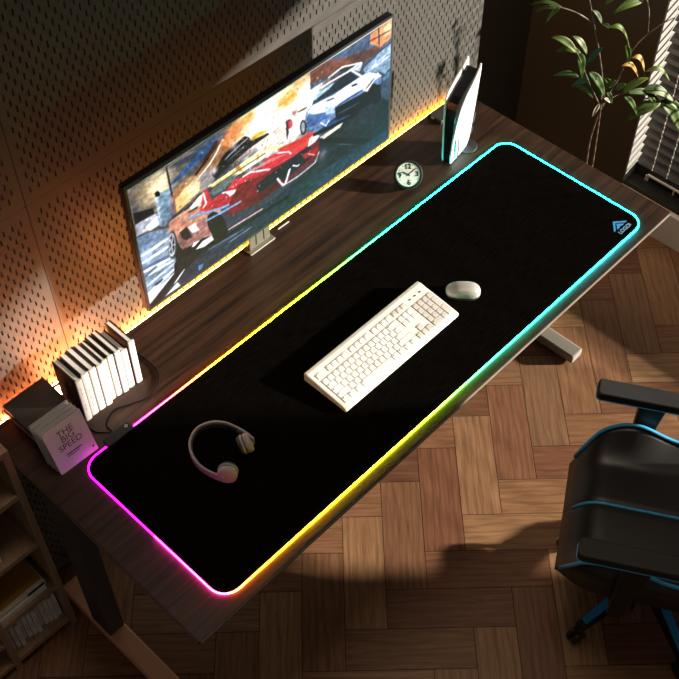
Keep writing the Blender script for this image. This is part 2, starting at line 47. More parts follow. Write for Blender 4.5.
def wood(name, c1, c2, along='x', rough=.45, scale=1.0, bump=.15):
    m, n, l, b = nt(name); b.inputs['Specular IOR Level'].default_value = .3
    tc = n.new('ShaderNodeTexCoord'); mp = n.new('ShaderNodeMapping')
    s = {'x': (1.2, 26, 26), 'y': (26, 1.2, 26), 'z': (26, 26, 1.2)}[along]
    mp.inputs['Scale'].default_value = tuple(v*scale for v in s)
    t = n.new('ShaderNodeTexNoise'); t.inputs['Scale'].default_value = 2.2; t.inputs['Detail'].default_value = 9; t.inputs['Roughness'].default_value = .62
    t.inputs['Distortion'].default_value = .5
    r = n.new('ShaderNodeValToRGB'); e = r.color_ramp.elements; e[0].position = .34; e[1].position = .68; e[0].color = c1; e[1].color = c2
    l.new(tc.outputs['Object'], mp.inputs['Vector']); l.new(mp.outputs['Vector'], t.inputs['Vector']); l.new(t.outputs['Fac'], r.inputs['Fac'])
    l.new(r.outputs['Color'], b.inputs['Base Color']); b.inputs['Roughness'].default_value = rough
    u = n.new('ShaderNodeBump'); u.inputs['Strength'].default_value = bump; u.inputs['Distance'].default_value = .001
    l.new(t.outputs['Fac'], u.inputs['Height']); l.new(u.outputs['Normal'], b.inputs['Normal'])
    return m
def plank_mat():
    m, n, l, b = nt('oak_parquet')
    uv = n.new('ShaderNodeUVMap'); uv.uv_map = 'grain'
    mp = n.new('ShaderNodeMapping'); mp.inputs['Scale'].default_value = (2.6, 46, 1)
    t = n.new('ShaderNodeTexNoise'); t.inputs['Scale'].default_value = 3; t.inputs['Detail'].default_value = 8; t.inputs['Roughness'].default_value = .65; t.inputs['Distortion'].default_value = .8
    l.new(uv.outputs['UV'], mp.inputs['Vector']); l.new(mp.outputs['Vector'], t.inputs['Vector'])
    mp2 = n.new('ShaderNodeMapping'); mp2.inputs['Scale'].default_value = (1.3, 7, 1)
    w = n.new('ShaderNodeTexWave'); w.wave_type = 'BANDS'; w.bands_direction = 'Y'; w.inputs['Scale'].default_value = 2.0; w.inputs['Distortion'].default_value = 9; w.inputs['Detail'].default_value = 3; w.inputs['Detail Scale'].default_value = 1.2
    l.new(uv.outputs['UV'], mp2.inputs['Vector']); l.new(mp2.outputs['Vector'], w.inputs['Vector'])
    a = n.new('ShaderNodeAttribute'); a.attribute_name = 'tone'
    mul = n.new('ShaderNodeMix'); mul.data_type = 'RGBA'; mul.blend_type = 'MULTIPLY'; mul.inputs['Factor'].default_value = 1
    r = n.new('ShaderNodeValToRGB'); e = r.color_ramp.elements; e[0].position = .32; e[1].position = .62; e[0].color = (.58, .52, .48, 1); e[1].color = (1, 1, 1, 1)
    l.new(t.outputs['Fac'], r.inputs['Fac'])
    r2 = n.new('ShaderNodeValToRGB'); e = r2.color_ramp.elements; e[0].position = .0; e[1].position = .5; e[0].color = (.74, .70, .67, 1); e[1].color = (1, 1, 1, 1)
    l.new(w.outputs['Fac'], r2.inputs['Fac'])
    mul2 = n.new('ShaderNodeMix'); mul2.data_type = 'RGBA'; mul2.blend_type = 'MULTIPLY'; mul2.inputs['Factor'].default_value = .8
    l.new(a.outputs['Color'], mul.inputs['A']); l.new(r.outputs['Color'], mul.inputs['B'])
    l.new(mul.outputs['Result'], mul2.inputs['A']); l.new(r2.outputs['Color'], mul2.inputs['B'])
    l.new(mul2.outputs['Result'], b.inputs['Base Color'])
    b.inputs['Roughness'].default_value = .5
    u = n.new('ShaderNodeBump'); u.inputs['Strength'].default_value = .25; u.inputs['Distance'].default_value = .0008
    l.new(t.outputs['Fac'], u.inputs['Height']); l.new(u.outputs['Normal'], b.inputs['Normal'])
    return m
def mat_cloth():
    m, n, l, b = nt('black_mat_cloth')
    b.inputs['Base Color'].default_value = (.011, .0095, .0085, 1); b.inputs['Roughness'].default_value = .9; b.inputs['Specular IOR Level'].default_value = .0
    tc = n.new('ShaderNodeTexCoord'); mp = n.new('ShaderNodeMapping'); mp.inputs['Scale'].default_value = (18, 260, 1)
    t = n.new('ShaderNodeTexNoise'); t.inputs['Scale'].default_value = 1.5; t.inputs['Detail'].default_value = 4
    r = n.new('ShaderNodeValToRGB'); e = r.color_ramp.elements; e[0].position = .35; e[1].position = .7; e[0].color = (.0018, .0014, .0011, 1); e[1].color = (.0050, .0038, .0030, 1)
    l.new(tc.outputs['Object'], mp.inputs['Vector']); l.new(mp.outputs['Vector'], t.inputs['Vector']); l.new(t.outputs['Fac'], r.inputs['Fac']); l.new(r.outputs['Color'], b.inputs['Base Color'])
    u = n.new('ShaderNodeBump'); u.inputs['Strength'].default_value = .3; u.inputs['Distance'].default_value = .001
    l.new(t.outputs['Fac'], u.inputs['Height']); l.new(u.outputs['Normal'], b.inputs['Normal'])
    return m
def leaf_mat():
    m, n, l, b = nt('leaf_green')
    a = n.new('ShaderNodeAttribute'); a.attribute_name = 'tone'
    l.new(a.outputs['Color'], b.inputs['Base Color']); b.inputs['Roughness'].default_value = .5; b.inputs['Specular IOR Level'].default_value = .3
    b.inputs['Transmission Weight'].default_value = 0
    return m

M = dict(
    peg=mat('pegboard_brown', (.059, .052, .0435, 1), .6, noise=.08, scale=30),
    backing=mat('dark_backing', (.006, .005, .005, 1), .9),
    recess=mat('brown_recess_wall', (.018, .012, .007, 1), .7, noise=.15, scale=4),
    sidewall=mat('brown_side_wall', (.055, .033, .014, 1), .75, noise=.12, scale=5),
    reveal=mat('grey_plaster', (.22, .21, .19, 1), .8),
    sill=mat('white_sill', (.75, .70, .62, 1), .6),
    slat=mat('charcoal_slat', (.06, .055, .05, 1), .6),
    cord=mat('white_cord', (.75, .72, .66, 1), .8),
    rail=mat('black_rail', (.006, .006, .006, 1), .5),
    glass=None,
    desk=wood('walnut_desktop', (.010, .0042, .0021, 1), (.054, .0255, .0130, 1), 'x', .45),
    deskedge=mat('desk_edge_band', (.22, .185, .14, 1), .45), edgeb=mat('brown_edge_band', (.09, .05, .035, 1), .5),
    legm=mat('grey_powder_coat', (.052, .056, .060, 1), .45, noise=.1, scale=200),
    footm=mat('warm_lit_copper', (.88, .46, .28, 1), .45),  # copper colour, raised to stand in for warm light on the left foot
    footg=mat('pale_powder_coat', (.26, .23, .19, 1), .5),
    shelf=wood('oak_shelf', (.27, .18, .11, 1), (.42, .285, .18, 1), 'z', .6),
    matc=mat_cloth(),
    black=mat('black_plastic', (.008, .008, .008, 1), .45),
    blackg=mat('gloss_black', (.006, .006, .007, 1), .18),
    dark=mat('dark_grey_plastic', (.025, .025, .026, 1), .5),
    white=mat('white_plastic', (.80, .79, .76, 1), .4),
    cream=mat('cream_plastic', (.80, .77, .70, 1), .5),
    creamk=mat('white_keycap', (.82, .80, .75, 1), .5),
    beigek=mat('beige_keycap', (.60, .56, .51, 1), .5),
    legend=mat('dark_legend', (.05, .05, .05, 1), .6),
    greenled=emis('green_indicator', (.02, .35, .05, 1), .6),
    silver=mat('silver_plastic', (.46, .43, .39, 1), .35, .1),
    hpgrey=mat('grey_headphone', (.34, .325, .30, 1), .45),
    hpdark=mat('dark_cushion', (.05, .046, .043, 1), .7),
    paper=mat('page_edges', (.72, .68, .61, 1), .9, noise=.12, scale=300),
    spine=mat('white_spine', (.78, .76, .70, 1), .55),
    cream2=mat('ivory_spine', (.74, .68, .52, 1), .55),
    boards=mat('black_boards', (.010, .010, .010, 1), .6),
    grey1=mat('grey_cover', (.36, .35, .35, 1), .5), booklet=mat('pale_grey_card', (.66, .65, .64, 1), .6), grey2=mat('dark_grey_cover', (.075, .07, .065, 1), .55), blue1=mat('navy_cover', (.012, .022, .06, 1), .5), brownc=mat('dark_brown_cover', (.028, .022, .018, 1), .6),
    ink=mat('dark_ink', (.055, .055, .058, 1), .6), inkl=mat('pale_ink', (.42, .42, .42, 1), .6),
    ochre=mat('ochre_cover', (.46, .24, .02, 1), .5),
    clockf=mat('white_dial', (.78, .76, .72, 1), .6),
    steel=mat('brushed_steel', (.24, .22, .19, 1), .35, .6), bright=mat('bright_metal', (.75, .72, .66, 1), .3, .5),
    leather=mat('black_leather', (.014, .012, .011, 1), .40, bump=.06, scale=500, spec=.6), chairblk=mat('chair_black', (.010, .010, .010, 1), .5), padm=mat('armrest_pad', (.018, .017, .016, 1), .6),
    blue=mat('blue_trim', (.03, .36, .78, 1), .4), bluepipe=mat('blue_piping', (.05, .38, .70, 1), .35),
    castor=mat('castor_black', (.012, .012, .012, 1), .5),
    stem=mat('brown_stem', (.10, .058, .032, 1), .6, noise=.4, scale=90), leaf=leaf_mat(), pot=mat('dark_pot', (.02, .018, .016, 1), .6), soil=mat('soil', (.02, .013, .008, 1), .95, noise=.5, scale=150),
    planks=plank_mat(), gap=mat('dark_joint', (.02, .011, .006, 1), .9),
    cable=mat('black_cable', (.008, .007, .006, 1), .9, spec=.05), ctrl=mat('matt_black_box', (.010, .010, .0105, 1), .6, spec=.25),
    logoblue=mat('blue_logo_print', (.05, .28, .62, 1), .5), logopale=mat('pale_logo_print', (.30, .55, .75, 1), .5),
)

# ------------------------------------------------------------------ mesh helpers
class MB:
    def __init__(s): s.v = []; s.f = []; s.m = []; s.mats = []; s.cur = 0
    def mat(s, m):
        if m not in s.mats: s.mats.append(m)
        s.cur = s.mats.index(m); return s
    def add(s, vs, fs, M4=None):
        o = len(s.v)
        for p in vs:
            p = Vector(p); s.v.append(tuple(M4 @ p) if M4 else tuple(p))
        for f in fs: s.f.append(tuple(i+o for i in f)); s.m.append(s.cur)
        return s
    def box(s, a, b, M4=None):
        (x0, y0, z0), (x1, y1, z1) = a, b
        v = [(x0, y0, z0), (x1, y0, z0), (x1, y1, z0), (x0, y1, z0), (x0, y0, z1), (x1, y0, z1), (x1, y1, z1), (x0, y1, z1)]
        return s.add(v, [(0, 3, 2, 1), (4, 5, 6, 7), (0, 1, 5, 4), (1, 2, 6, 5), (2, 3, 7, 6), (3, 0, 4, 7)], M4)
    def prism(s, pts, z0, z1, M4=None, axis='z'):
        n = len(pts)
        P = lambda p, z: {'z': (p[0], p[1], z), 'y': (p[0], z, p[1]), 'x': (z, p[0], p[1])}[axis]
        v = [P(p, z0) for p in pts]+[P(p, z1) for p in pts]
        return s.add(v, [tuple(range(n-1, -1, -1)), tuple(range(n, 2*n))]+[(i, (i+1) % n, n+(i+1) % n, n+i) for i in range(n)], M4)
    def cyl(s, p0, p1, r0, r1=None, n=24, M4=None):
        return s.tube([p0, p1], [r0, r0 if r1 is None else r1], n, M4=M4)
    def tube(s, pts, r, n=8, closed=False, M4=None, sq=1.0, up=None):
        pts = [Vector(p) for p in pts]; k = len(pts)
        rr = r if isinstance(r, (list, tuple)) else [r]*k
        vs = []; prev = None
        for i, p in enumerate(pts):
            if closed: t = (pts[(i+1) % k]-pts[i-1])
            else: t = pts[min(i+1, k-1)]-pts[max(i-1, 0)]
            t.normalize()
            if prev is None:
                u = Vector(up) if up else (Vector((0, 0, 1)) if abs(t.z) < .9 else Vector((1, 0, 0)))
                prev = u
            u = prev-t*prev.dot(t)
            if u.length < 1e-6: u = t.orthogonal()
            u.normalize(); w = t.cross(u); prev = u
            for j in range(n):
                a = 2*math.pi*(j+.5)/n; vs.append(p+(u*math.cos(a)*sq+w*math.sin(a))*rr[i])
        fs = []
        for i in range(k if closed else k-1):
            for j in range(n):
                a = i*n+j; b = i*n+(j+1) % n; c = ((i+1) % k)*n+(j+1) % n; d = ((i+1) % k)*n+j
                fs.append((a, b, c, d))
        if not closed: fs += [tuple(range(n-1, -1, -1)), tuple((k-1)*n+j for j in range(n))]
        return s.add(vs, fs, M4)
    def lathe(s, prof, n=28, M4=None):
        vs = []; k = len(prof)
        for r, z in prof:
            for j in range(n): a = 2*math.pi*j/n; vs.append((r*math.cos(a), r*math.sin(a), z))
        fs = [(i*n+j, i*n+(j+1) % n, (i+1)*n+(j+1) % n, (i+1)*n+j) for i in range(k-1) for j in range(n)]
        fs += [tuple(range(n-1, -1, -1)), tuple((k-1)*n+j for j in range(n))]
        return s.add(vs, fs, M4)
    def grid(s, fn, nu, nv, M4=None):
        vs = [fn(i/nu, j/nv) for i in range(nu+1) for j in range(nv+1)]
        return s.add(vs, [(i*(nv+1)+j, (i+1)*(nv+1)+j, (i+1)*(nv+1)+j+1, i*(nv+1)+j+1) for i in range(nu) for j in range(nv)], M4)
    def build(s, name, parent=None, m=None, bevel=0, seg=2, smooth=False, loc=None, rot=None, solid=0, sub=0, weld=False):
        me = bpy.data.meshes.new(name); me.from_pydata(s.v, [], s.f)
        ms = s.mats or [m]
        for x in ms: me.materials.append(x)
        if len(ms) > 1: me.polygons.foreach_set('material_index', s.m)
        bm = bmesh.new(); bm.from_mesh(me)
        if weld: bmesh.ops.remove_doubles(bm, verts=bm.verts, dist=1e-5)
        bmesh.ops.recalc_face_normals(bm, faces=bm.faces); bm.to_mesh(me); bm.free()
        o = bpy.data.objects.new(name, me); COL.objects.link(o)
        if parent: o.parent = parent
        if loc: o.location = loc
        if rot: o.rotation_euler = rot
        if smooth:
            for p in me.polygons: p.use_smooth = True
        if solid:
            q = o.modifiers.new('solid', 'SOLIDIFY'); q.thickness = solid; q.offset = 0
        if bevel:
            q = o.modifiers.new('edge', 'BEVEL'); q.width = bevel; q.segments = seg; q.limit_method = 'ANGLE'; q.angle_limit = R_(35)
            if smooth: q.harden_normals = False
        if sub:
            q = o.modifiers.new('sub', 'SUBSURF'); q.levels = sub; q.render_levels = sub
        return o
def bx(a, b): return MB().box(a, b)
def thing(name, label, cat, loc=(0, 0, 0), rot=(0, 0, 0), group=None):
    o = bpy.data.objects.new(name, None); COL.objects.link(o); o.empty_display_size = .05
    o.location = loc; o.rotation_euler = rot; return tag(o, label, cat, group)
def tag(o, label, cat, group=None):
    o['label'] = label; o['category'] = cat
    if group: o['group'] = group
    return o
def struct(o): o['kind'] = 'structure'; return o
def rrect(x0, y0, x1, y1, r, n=8):
    pts = []
    for cx, cy, a0 in ((x1-r, y1-r, 0), (x0+r, y1-r, 90), (x0+r, y0+r, 180), (x1-r, y0+r, 270)):
        for i in range(n+1):
            a = R_(a0+90*i/n); pts.append((cx+r*math.cos(a), cy+r*math.sin(a)))
    return pts
def text_mesh(name, s, size, depth, m, parent, M4, align='CENTER', bold=0):
    c = bpy.data.curves.new(name, 'FONT'); c.body = s; c.size = size; c.extrude = depth; c.offset = bold; c.align_x = align; c.align_y = 'CENTER'
    t = bpy.data.objects.new(name, c); COL.objects.link(t)
    dg = bpy.context.evaluated_depsgraph_get(); me = bpy.data.meshes.new_from_object(t.evaluated_get(dg))
    bpy.data.objects.remove(t); me.materials.clear(); me.materials.append(m); me.name = name
    o = bpy.data.objects.new(name, me); COL.objects.link(o); o.parent = parent; o.matrix_local = M4
    return o
def colattr(o, name, cols):      # one colour per face
    a = o.data.color_attributes.new(name, 'FLOAT_COLOR', 'CORNER'); i = 0
    arr = np.zeros((len(o.data.loops), 4), dtype=np.float32)
    for p, c in zip(o.data.polygons, cols): arr[p.loop_start:p.loop_start+p.loop_total] = c
    a.data.foreach_set('color', arr.ravel())

# ------------------------------------------------------------------ floor
def make_floor():
    W, L = .116, .348; u0, v0 = .048, -.353
    mb = MB(); uvs = []; tones = []
    pal = [(.38, .20, .092), (.32, .158, .072), (.42, .24, .118), (.27, .118, .056), (.235, .096, .046), (.35, .183, .088), (.30, .142, .066), (.44, .262, .132)]
    rn = random.Random(5); s2 = math.sqrt(.5); g = .0009
    def plank(ua, va, ub, vb, longu):
        P = [(ua+g, va+g), (ub-g, va+g), (ub-g, vb-g), (ua+g, vb-g)]
        ctr = ((ua+ub)/2, (va+vb)/2); x, y = (ctr[0]-ctr[1])*s2, (ctr[0]+ctr[1])*s2
        if not (-1.9 < x < 1.75 and -2.2 < y < .95): return
        mb.add([((p[0]-p[1])*s2, (p[0]+p[1])*s2, 0) for p in P], [(0, 1, 2, 3)])
        ou, ov = rn.uniform(0, 40), rn.uniform(0, 40)
        for p in P:
            a, b = p[0]-ua, p[1]-va
            uvs.append((a+ou, b+ov) if longu else (b+ou, a+ov))
        c = rn.choice(pal); k = rn.uniform(.80, 1.1); tones.append((c[0]*k, c[1]*k, c[2]*k, 1))
    for i in range(-9, 10):
        for k in range(-30, 31):
            a = u0+(3*i+k)*W; b = v0-W+(3*i-k)*W
            plank(a, b, a+L, b+W, True)
            a = u0-W+(3*i+k)*W; b = v0-L+(3*i-k)*W
            plank(a, b, a+W, b+L, False)
    mb.mat(M['planks']); mb.m = [0]*len(mb.f); mb.mats = [M['planks'], M['gap']]
    n = len(mb.f); mb.cur = 1
    mb.add([(-3.2, -4, -.002), (3.0, -4, -.002), (3.0, 1.3, -.002), (-3.2, 1.3, -.002)], [(0, 1, 2, 3)])
    mb.add([(-3.2, -4, -.06), (3.0, -4, -.06), (3.0, 1.3, -.06), (-3.2, 1.3, -.06)], [(0, 1, 2, 3)])
    me = bpy.data.meshes.new('floor'); me.from_pydata(mb.v, [], mb.f)
    for x in mb.mats: me.materials.append(x)
    me.polygons.foreach_set('material_index', mb.m)
    o = bpy.data.objects.new('floor', me); COL.objects.link(o); struct(o)
    ul = me.uv_layers.new(name='grain'); flat = [c for p in uvs for c in p]+[0]*(2*(len(me.loops)-len(uvs)))
    ul.data.foreach_set('uv', flat)
    colattr(o, 'tone', tones+[(.02, .01, .006, 1)]*2)
    return o
make_floor()

# ------------------------------------------------------------------ walls
WY = .475; XW = 1.455; JY = .19
def make_pegwall():
    mb = MB().mat(M['peg']); hw = .0018; hh = .0082; dx = .0105; pz = .0385; dep = .005
    def panel(xa, xb, za, zb, first):
        bz = .014; bxm = .013
        def q(x0, z0, x1, z1, y=WY): mb.add([(x0, y, z0), (x1, y, z0), (x1, y, z1), (x0, y, z1)], [(0, 1, 2, 3)])
        e = .0007
        xa += e; xb -= e; za += e; zb -= e
        nx = int((xb-xa-2*bxm)/dx); x0 = xa+((xb-xa)-nx*dx)/2
        q(xa, za, x0, zb); q(x0+nx*dx, za, xb, zb)
        mb.add([(xa, WY, za), (xa, WY+.008, za), (xa, WY+.008, zb), (xa, WY, zb)], [(0, 1, 2, 3)]); mb.add([(xb, WY, za), (xb, WY+.008, za), (xb, WY+.008, zb), (xb, WY, zb)], [(0, 1, 2, 3)])
        for i in range(nx):
            a = x0+i*dx; b = a+dx; c = a+dx/2; z = za+bz+(pz/2 if i % 2 else 0)
            q(a, za, b, z)
            while z+pz < zb-bz+.001:
                m = z+pz/2; l, r, d, u = c-hw, c+hw, m-hh, m+hh; y = WY
                V = [(a, y, z), (b, y, z), (b, y, z+pz), (a, y, z+pz), (l, y, d+hw), (c, y, d), (r, y, d+hw), (r, y, u-hw), (c, y, u), (l, y, u-hw)]
                V += [(p[0], y+dep, p[2]) for p in V[4:]]
                F = [(0, 1, 6, 5, 4), (1, 2, 7, 6), (2, 3, 9, 8, 7), (3, 0, 4, 9)]+[(4+j, 4+(j+1) % 6, 10+(j+1) % 6, 10+j) for j in range(6)]
                mb.add(V, F); z += pz
            q(a, z, b, zb)
    xs = [-1.75, -.583, .915]; zs = [Z0-.40, Z0+.526, Z0+1.25]
    zs = [0.02, Z0-.215, Z0+.526, Z0+1.22]
    for i in range(2):
        for j in range(3):
            panel(xs[i], xs[i+1], zs[j], zs[j+1], 0)
    mb.mat(M['backing']); mb.box((-1.76, WY+.008, 0), (.912, WY+.03, Z0+1.23))
    me = bpy.data.meshes.new('wall_back'); me.from_pydata(mb.v, [], mb.f)
    for x in mb.mats: me.materials.append(x)
    me.polygons.foreach_set('material_index', mb.m)
    o = bpy.data.objects.new('wall_back', me); COL.objects.link(o); struct(o)
make_pegwall()
# thickness of the pegboard wall, the recess behind its end and the window wall
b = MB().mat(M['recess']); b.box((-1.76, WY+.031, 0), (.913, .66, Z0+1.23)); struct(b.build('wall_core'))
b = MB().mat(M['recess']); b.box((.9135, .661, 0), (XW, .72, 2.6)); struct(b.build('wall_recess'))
ZT = Z0+1.125; ZB = .15; YN = -2.04; XO = 1.60
b = MB().mat(M['sidewall'])
b.box((XW, JY, 0), (XO, .72, 3.2)); b.box((XW, -5.2, 0), (XO, YN, 3.2)); b.box((XW, YN, ZT), (XO, JY, 3.2)); b.box((XW, YN, 0), (XO, JY, ZB))
struct(b.build('wall_right'))
b = MB().mat(M['reveal']); b.box((XW-.004, JY-.006, ZB), (XO, JY-.0003, ZT)); b.box((XW-.004, YN+.0003, ZB), (XO, YN+.006, ZT)); b.mat(M['rail']); b.box((XW-.003, YN+.007, ZB+.0003), (1.566, JY-.007, ZB+.004))
struct(b.build('trim_1', bevel=.001))
b = MB().mat(M['sill']); b.box((XW-.022, YN-.03, .0), (XW-.0005, JY+.0, .135)); struct(b.build('baseboard_right', bevel=.003))
# window: frame, mullions, glass
w = MB().mat(M['rail'])
w.box((1.567, YN+.008, ZB+.001), (1.597, JY-.008, ZB+.04)); w.box((1.567, YN+.008, ZT-.04), (1.597, JY-.008, ZT-.001))
w.box((1.567, JY-.03, ZB+.001), (1.597, JY-.008, ZT-.001)); w.box((1.567, YN+.008, ZB+.001), (1.597, YN+.03, ZT-.001))
win = struct(w.build('window_1', bevel=.002))
gm = bpy.data.materials.new('window_glass'); gm.use_nodes = True; gn = gm.node_tree.nodes; gn.clear()
g_o = gn.new('ShaderNodeOutputMaterial'); g_x = gn.new('ShaderNodeMixShader'); g_t = gn.new('ShaderNodeBsdfTransparent'); g_g = gn.new('ShaderNodeBsdfGlossy'); g_g.inputs['Roughness'].default_value = .02; g_x.inputs['Fac'].default_value = .05
gm.node_tree.links.new(g_t.outputs[0], g_x.inputs[1]); gm.node_tree.links.new(g_g.outputs[0], g_x.inputs[2]); gm.node_tree.links.new(g_x.outputs[0], g_o.inputs['Surface'])
MB().mat(gm).box((1.580, YN+.03, ZB+.04), (1.5815, JY-.03, ZT-.04)).build('window_pane', win)

# venetian blind
bl = thing('venetian_blind', 'dark slatted blind hanging in the tall window at the right', 'blind', (1.525, 0, Z0))
mb = MB().mat(M['slat']); zz = -.530; tl = R_(36); k = 0
zlist = []
while zz < 1.05: zlist.append(zz); zz += .038
y0, y1 = YN+.02, JY-.008
for zz in zlist:
    hwid = .0168; n = 4; V = []
    for i in range(n+1):
        s = -1+2*i/n; cx = s*hwid; cz = .0018*(1-s*s)
        V.append((cx*math.cos(tl)-cz*math.sin(tl), cx*math.sin(tl)+cz*math.cos(tl)+zz))
    up = [(x, z+.0006) for x, z in V]; ring = V+up[::-1]
    mb.prism(ring, y0, y1, axis='y')
o = mb.build('slats', bl)
o.data.transform(Matrix(((1, 0, 0, 0), (0, 1, 0, 0), (0, 0, 1, 0), (0, 0, 0, 1))))
mb = MB().mat(M['rail']); mb.box((-.017, y0, -.598), (.017, y1, -.548)); mb.build('bottom_rail', bl, bevel=.003)
mb = MB().mat(M['rail']); mb.box((-.02, y0, 1.06), (.02, y1, 1.10)); mb.build('head_rail', bl, bevel=.003)
for yy in (.118, .06, -.02, -.14, -.5, -.9, -1.3, -1.7):
    mb = MB().mat(M['cord'])
    for zz in zlist:
        mb.box((-.0200, yy-.0017, zz-.016), (-.0187, yy+.0017, zz+.006))
    mb.box((-.0165, yy-.0004, -.6), (-.016, yy+.0004, 1.02)); mb.build('ladder_cord', bl)
rod = MB().mat(M['cord']).box((-.024, y0+.02, -.574), (-.0175, y1-.055, -.568)).build('rail_rod', bl)
for yy in (.132, .124, .02, -.06): MB().mat(M['cord']).box((-.024, yy-.002, -.596), (-.0242+.006, yy+.002, -.5745)).build('rail_clip', rod)

# ------------------------------------------------------------------ desk
DX0, DX1, DY0, DY1 = -.844, .831, -.263, .463
desk = thing('standing_desk', 'long dark walnut desk on metal legs along the pegboard wall', 'desk', (0, 0, 0))
mb = MB().mat(M['desk']); mb.prism(rrect(DX0, DY0, DX1, DY1, .004, 3), Z0-.012, Z0); mb.build('desktop', desk, bevel=.0015)
MB().mat(M['deskedge']).box((DX0+.004, DY0-.0012, Z0-.0112), (DX1-.004, DY0-.0002, Z0-.0018)).build('edge_band', desk)
for xa, xb in ((DX0-.0012, DX0-.0002), (DX1+.0002, DX1+.0012)): MB().mat(M['edgeb']).box((xa, DY0+.004, Z0-.0112), (xb, DY1-.004, Z0-.0018)).build('edge_band', desk)
for ya in (.15, .27): MB().mat(M['legm']).box((-.70, ya, Z0-.06), (.70, ya+.05, Z0-.0125)).build('crossbar', desk, bevel=.002)
for s, (xa, xb) in ((0, (-.832, -.780)), (1, (.780, .830))):
    mb = MB().mat(M['legm']); mb.box((xa, .205, Z0-.215), (xb, .290, Z0-.0125)); mb.box((xa+.002, .209, .04), (xb-.002, .286, Z0-.216)); mb.box((xa, .00, Z0-.045), (xb, .205, Z0-.0126)); mb.build('leg', desk, bevel=.002)
    m = M['footm'] if s == 0 else M['footg']
    mb = MB().mat(m); mb.box((xa-.001, -.117, .006), (xb+.001, .42, .04)); f_ = mb.build('foot', desk, bevel=.005)
    f_['label'] = ['copper coloured foot beam, brightened as if warmly lit', 'pale metal foot beam'][s]
    for yy in (-.08, .38): MB().mat(M['black']).cyl((xa+.026, yy, 0), (xa+.026, yy, .007), .016, n=16).build('glide', f_)

# LED strip behind the rear edge of the desk
led = MB(); cols = []; xs_ = np.linspace(DX0+.02, DX1-.02, 120)
stops = [(-.85, (255, 120, 70)), (-.55, (255, 140, 72)), (-.30, (255, 160, 62)), (.05, (255, 190, 66)), (.4, (255, 175, 52)), (.85, (255, 160, 45))]
def lerp(st, x):
    for (a, ca), (b_, cb) in zip(st, st[1:]):
        if x <= b_:
            t = max(0, (x-a)/(b_-a)); return [p+(q-p)*t for p, q in zip(ca, cb)]
    return list(st[-1][1])
def kstrip(x): return float(np.interp(x, [-.85, -.5, -.1, .3, .5, .7, .83], [5.5,4.5,1.3,1.0,1.9,1.7,.9]))
for a, b_ in zip(xs_, xs_[1:]):
    led.add([(a, .4645, -.012), (b_, .4645, -.012), (b_, .4735, -.012), (a, .4735, -.012)], [(0, 1, 2, 3)])
    c = rgb(*lerp(stops, (a+b_)/2)); k = kstrip((a+b_)/2); cols.append((c[0]*k, c[1]*k, c[2]*k, 1))
o = led.build('light_strip', desk, m=attr_emis('strip_light', 'glow', 50), loc=(0, 0, Z0)); o['label'] = 'warm glowing light strip behind the rear edge'; colattr(o, 'glow', cols)
mb = MB(); cols = []
for i in range(18):
    a = -.662+i*.0092; mb.add([(a, .416, .0095), (a+.0075, .416, .0095), (a+.0075, .446, .0095), (a, .446, .0095)], [(0, 1, 2, 3)]); c = rgb(255, 150, 92); cols.append(c)
lb_ = thing('added_glow_bar', 'unseen warm glow bar added on the desk behind the row of hardbacks', 'added glow', (-.58, .431, Z0+.0003))  # unseen glowing bar, added to brighten the wall above the books
mb.v = [(x+.58, y-.431, z) for x, y, z in mb.v]
o2 = mb.build('glow_segments', lb_, m=attr_emis('wall_glow_fill', 'glow', 160)); colattr(o2, 'glow', cols)
MB().mat(M['black']).box((-.085, -.0165, 0), (.086, .0165, .009)).build('housing', lb_)
MB().mat(M['black']).box((DX0+.01, .4636, -.020), (DX1-.01, .4742, -.0125)).build('channel', o)

# ------------------------------------------------------------------ desk mat
HL, HW = .75, .2348
dm = thing('desk_mat', 'huge black desk mat with a glowing rainbow edge on the walnut desk', 'desk mat', (0, 0, Z0))
mb = MB().mat(M['matc']); mb.prism(rrect(-HL+.002, -HW+.002, HL-.002, HW-.002, .042, 10), .0003, .0042); mb.build('pad', dm)
per = []
def seg(a, b, n):
    for i in range(n): per.append((a[0]+(b[0]-a[0])*i/n, a[1]+(b[1]-a[1])*i/n))
r = .043
def arc(cx, cy, a0, n=10):
    for i in range(n): a = R_(a0-90*i/n); per.append((cx+r*math.cos(a), cy+r*math.sin(a)))
seg((-HL+r, HW), (HL-r, HW), 90); arc(HL-r, HW-r, 90); seg((HL, HW-r), (HL, -HW+r), 24); arc(HL-r, -HW+r, 0); seg((HL-r, -HW), (-HL+r, -HW), 90); arc(-HL+r, -HW+r, -90); seg((-HL, -HW+r), (-HL, HW-r), 24); arc(-HL+r, HW-r, 180)
mb = MB(); mb.tube([(x, y, .0038) for x, y in per], .0018, 8, closed=True)
back = [(-.75, (235, 40, 230)), (-.62, (255, 60, 170)), (-.45, (255, 120, 90)), (-.28, (255, 190, 30)), (-.12, (210, 225, 30)), (.05, (110, 225, 70)), (.25, (50, 225, 160)), (.45, (38, 225, 205)), (.75, (35, 215, 228))]
frnt = [(-.75, (255, 130, 150)), (-.66, (255, 140, 60)), (-.5, (250, 200, 25)), (-.30, (225, 215, 25)), (-.1, (150, 205, 60)), (.1, (70, 215, 130)), (.3, (40, 215, 185)), (.55, (35, 205, 215)), (.75, (35, 205, 230))]
left = [(-.235, (255, 110, 160)), (-.1, (250, 80, 190)), (.05, (245, 55, 215)), (.235, (232, 40, 232))]
cols = []
